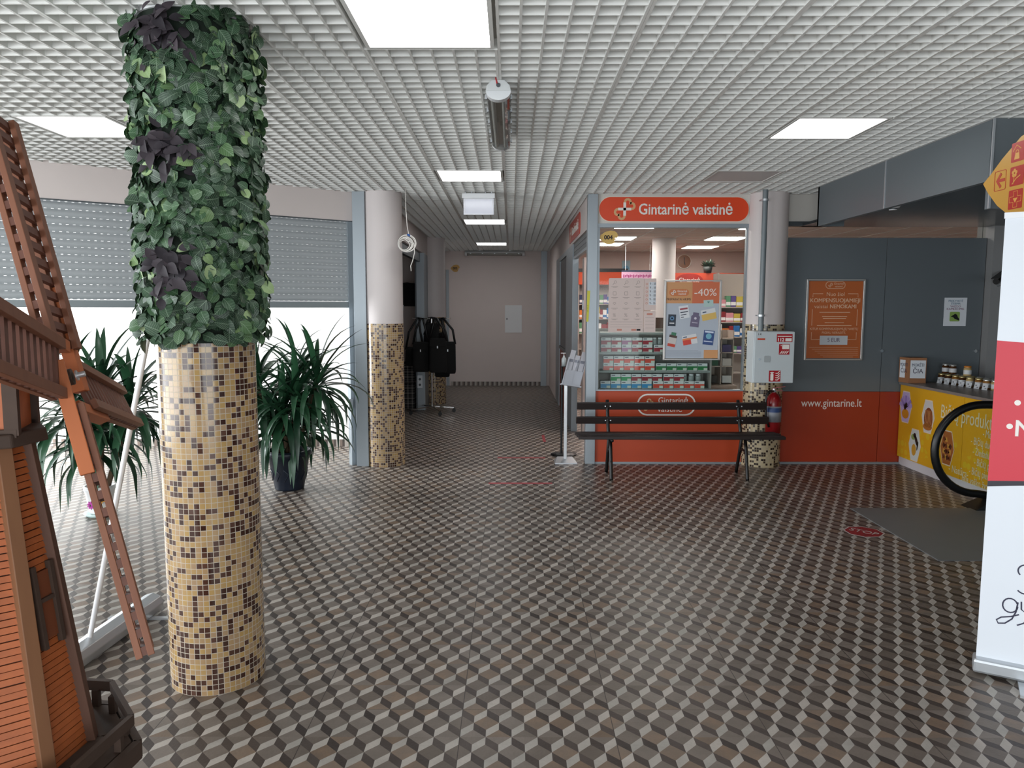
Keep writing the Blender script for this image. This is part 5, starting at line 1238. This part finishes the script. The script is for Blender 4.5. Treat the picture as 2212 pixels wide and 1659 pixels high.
# cardboard pay-here box
t = thing('pay_box', 'cardboard box with paper signs reading MOKĖTI ČIA on the counter corner', 'box', (4.16, 7.75, .876))
FX = Fr((4.10, 7.735, .877), (.17, -.012, 0), (0, 0, 1)); FY = Fr((4.068, 7.872, .877), (.034, -.137, 0), (0, 0, 1))
b = MB(t.location); q0, q1, q2, q3 = V((4.10, 7.735, 0)), V((4.272, 7.723, 0)), V((4.24, 7.86, 0)), V((4.068, 7.872, 0))
P = [p+V((0, 0, z)) for z in (.877, 1.138) for p in (q0, q1, q2, q3)]
b.add(P, [(3, 2, 1, 0), (4, 5, 6, 7), (0, 1, 5, 4), (1, 2, 6, 5), (2, 3, 7, 6), (3, 0, 4, 7)]); b.build('carton', CARD, t)
SG = [(FX, .012, .165, .118, 'MOKĖTI', 'ČIA'), (FY, .012, .128, .1, 'MOKĖTI', 'ČIA')]
for F, u0, u1, w, s1, s2 in SG:
    b = MB(t.location); b.fbox(F, u0, u1, .05, .235, 0, .0012); b.build('paper_sign', PAPER, t)
    text('lettering', s1, F, (u0+u1)/2, .185, .045, mat('sign_navy', '#22304e', .6), t, t.location, width=w, d=.0015); text('lettering', s2, F, (u0+u1)/2, .122, .066, mat('sign_plum', '#3a2c44', .6), t, t.location, width=w*.85, d=.0015)
# honey jars and price cards
HG = mat('honey_brown', '#4a2c14', .12); HG2 = mat('honey_amber', '#8a5f2c', .12); HG3 = mat('honey_cream', '#b39a6a', .2)
LIDS = [(mat('lid_gold', '#b9a878', .25, .6), 'gold'), (mat('lid_silver', '#c3c4c0', .25, .7), 'silver'), (mat('lid_orange', '#c47a2e', .35), 'orange')]
LBL = mat('jar_label', '#ccced0', .5)
def jar(x, y, z, hm, li, label, r=.036, h=.082):
    o = thing('honey_jar', label, 'jar', (x, y, z), 0, 'honey jars on the counter')
    b = MB(o.location); b.lathe([(0, 0), (r*.95, 0), (r, .006), (r, h-.014), (r*.82, h), (0, h)], (x, y, z), 18); b.build('glass_body', hm, o)
    b = MB(o.location); b.lathe([(r*.9, h), (r*.92, h+.016), (0, h+.017)], (x, y, z), 18); b.build('lid', LIDS[li][0], o)
    b = MB(o.location); b.lathe([(r+.0008, h*.2), (r+.0008, h*.7)], (x, y, z), 12, a0=PI*.95, a1=PI*1.75); b.build('paper_label', LBL, o)
rj = random.Random(2); cnt = 0
for k in range(9):
    for row in range(2):
        x = 4.47+.012*k+.085*row+rj.uniform(-.008, .008); y = 7.79-.105*k+rj.uniform(-.01, .01)
        if row == 0 and k == 8: continue
        hm = [HG, HG2, HG3][rj.randrange(3)]; li = rj.randrange(2)
        jar(x, y, .877, hm, li, '%s-lidded honey jar, %s from the wall in the %s row' % (LIDS[li][1], ORD[k], ['front', 'back'][row]))
for k, (i_, li, lb) in enumerate(((0, 1, 'silver-lidded honey jar stacked second layer nearest the wall'), (1, 1, 'silver-lidded honey jar stacked second layer beside the orange-lidded one'), (3, 2, 'orange-lidded honey jar standing on top of the front row'))):
    jar(4.50+.012*i_+.01, 7.79-.105*i_, .977, [HG, HG, HG3][k], li, lb)
for k in range(7):
    x, y = 4.40+.012*k, 7.72-.105*k
    o = thing('price_card', 'small white price card in front of the jars, %s from the wall' % ORD[k], 'card', (x, y, .877), 0, 'price cards before the jars')
    F = Fr((x, y+.025, .877), (.25, -.97, 0), (.25, .06, .97))
    b = MB(o.location); b.fbox(F, 0, .06, 0, .05, 0, .0015); b.build('card', mat('price_card', '#c6c9cc', .6), o)
    b = MB(o.location); b.fbox(F, .012, .028, .03, .038, .0015, .002); b.fbox(F, .03, .05, .012, .017, .0015, .002); b.build('print', DARKT, o)
# cctv camera and shelf at far right
t = thing('cctv_camera', 'black bullet security camera on the wall beside the banner', 'camera', (4.95, 7.72, 1.93))
b = MB(t.location); b.cyl((4.82, 7.55, 1.91), (5.0, 7.7, 1.985), .03, n=16); b.build('body', BLACK, t)
b = MB(t.location); b.bar((4.80, 7.54, 1.94), (5.0, 7.7, 2.02), .07, .008); b.build('sunshade', BLACK, t)
b = MB(t.location); b.tube([(4.97, 7.68, 1.96), (5.0, 7.72, 1.9), (5.0, 7.8, 1.88)], .012, 8); b.build('bracket', SILVER, t)
t = shelf_unit('pale shelf of small goods at the far right behind the banner', 5.14, 5.7, 8.0, .3, 2.1, [.31, .7, 1.0, 1.3, 1.6, 1.9], None, .2)
t = thing('smoke_detector', 'round white smoke detector under the dark soffit', 'detector', (3.05, 6.13, 2.475))
b = MB(t.location); b.lathe([(0, .0), (.055, 0), (.055, -.02), (.045, -.035), (.03, -.037), (.03, -.05), (0, -.05)], (3.05, 6.13, 2.477), 24); b.build('housing', WHITE, t)
b = MB(t.location); b.lathe([(.034, -.038), (.034, -.046)], (3.05, 6.13, 2.477), 20); b.build('vent', ALUD, t)

# ------------------------------------------------------------------ escalator end
t = thing('escalator', 'escalator end with black handrail loop and grey floor plate', 'escalator', (4.2, 5.5, 0))
b = MB(t.location); b.box(2.80, 4.6, 4.79, 6.08, .0, .006); b.build('floor_plate', mat('floor_plate', '#6c6d6d', .5, .0, noise=.05, nscale=5), t)
for yy in (6.13, 4.72):
    b = MB(t.location); cx_, cz_, rr = 3.87, .487, .372
    pts = [(7.5, yy, .859), (4.6, yy, .859)]+[(cx_+rr*math.cos(a), yy, cz_+rr*math.sin(a)) for a in [PI/2+PI*q/22 for q in range(23)]]+[(4.1, yy, .075), (4.4, yy, .03)]
    b.tube(pts, .033, 10); b.build('handrail', mat('rubber_black', '#0b0b0c', .35), t)
    b = MB(t.location); FG = Fr((0, yy, 0), (1, 0, 0), (0, 0, 1))
    b.fpoly(FG, [(7.4, .1), (7.4, .83)]+[(cx_+(rr-.03)*math.cos(a), cz_+(rr-.03)*math.sin(a)) for a in [PI/2+PI*q/16 for q in range(17)]], -.005, .005); b.build('glass_panel', GLASS, t)
    b = MB(t.location); b.add([(3.78, yy-.13, .0), (7.5, yy-.13, 0), (7.5, yy+.07, 0), (3.78, yy+.07, 0), (4.0, yy-.1, .11), (7.5, yy-.1, .11), (7.5, yy+.05, .11), (4.0, yy+.05, .11)], [(3, 2, 1, 0), (4, 5, 6, 7), (0, 1, 5, 4), (1, 2, 6, 5), (2, 3, 7, 6), (3, 0, 4, 7)]); b.build('skirt', mat('skirt_black', '#121415', .35), t)

# ------------------------------------------------------------------ marks on the floor
t = thing('stop_sticker', 'worn red octagonal STOP sticker on the floor before the escalator', 'sticker', (2.61, 5.42, 0))
a = -PI/4.2; FZ = Fr((2.61, 5.43, .0006), (math.cos(a), math.sin(a), 0), (-math.sin(a), math.cos(a), 0))
oc = lambda r: [(r*math.cos(PI/8+PI/4*k), r*math.sin(PI/8+PI/4*k)) for k in range(8)]
b = MB(t.location); b.fpoly(FZ, oc(.142), 0, .0006); b.build('border', mat('worn_white', '#b3aba6', .5), t)
b = MB(t.location); b.fpoly(FZ, oc(.131), .0006, .0012); b.build('field', mat('worn_red', '#8c1f26', .4), t)
text('lettering', 'STOP', FZ, 0, 0, .1, mat('worn_white', '#b3aba6', .5), t, t.location, width=.2, d=.0014, ext=.0003)
TAPE = mat('red_tape', '#a8434a', .5)
for k, (x0, x1, y0, y1, lb) in enumerate(((-.21, .388, 6.93, 6.985, 'nearest red tape line across the floor of the passage'), (-.148, .374, 8.14, 8.19, 'second red tape line, level with the pharmacy corner'), (.395, .43, 9.15, 9.65, 'short red tape mark lying along the corridor floor'))):
    b = MB((x0, y0, 0)); b.box(x0, x1, y0, y1, .0004, .0012); tag(b.build('floor_tape', TAPE), lb, 'tape', 'red tape marks on the floor')

# ------------------------------------------------------------------ light
def area(name, loc, rot, sx, sy, power, col=(1, 1, 1)):
    l = bpy.data.lights.new(name, 'AREA'); l.shape = 'RECTANGLE'; l.size = sx; l.size_y = sy; l.energy = power; l.color = col
    o = bpy.data.objects.new(name, l); C.objects.link(o); o.location = loc; o.rotation_euler = rot
    return o
# daylight entering by the left window wall, by the glazed front behind the viewer and into the shop behind the shutter
DAY = (.93, .97, 1.)
area('daylight_left', (-6.8, .8, 1.3), (0, -PI/2, 0), 2.3, 6.5, 400, DAY)
area('daylight_front', (-1.5, -3.0, 1.2), (PI/2, 0, 0), 9.5, 2.2, 350, DAY)
area('daylight_shop', (-6.8, 7.6, 1.5), (0, -PI/2, 0), 2.6, 2.3, 420, DAY)
w = bpy.data.worlds.new('sky'); sc.world = w; w.use_nodes = True
bg = w.node_tree.nodes['Background']; bg.inputs[0].default_value = (.75, .85, 1, 1); bg.inputs[1].default_value = .6
sc.view_settings.view_transform = 'Standard'; sc.view_settings.look = 'None'; sc.view_settings.gamma = 1.; sc.view_settings.exposure = 0.
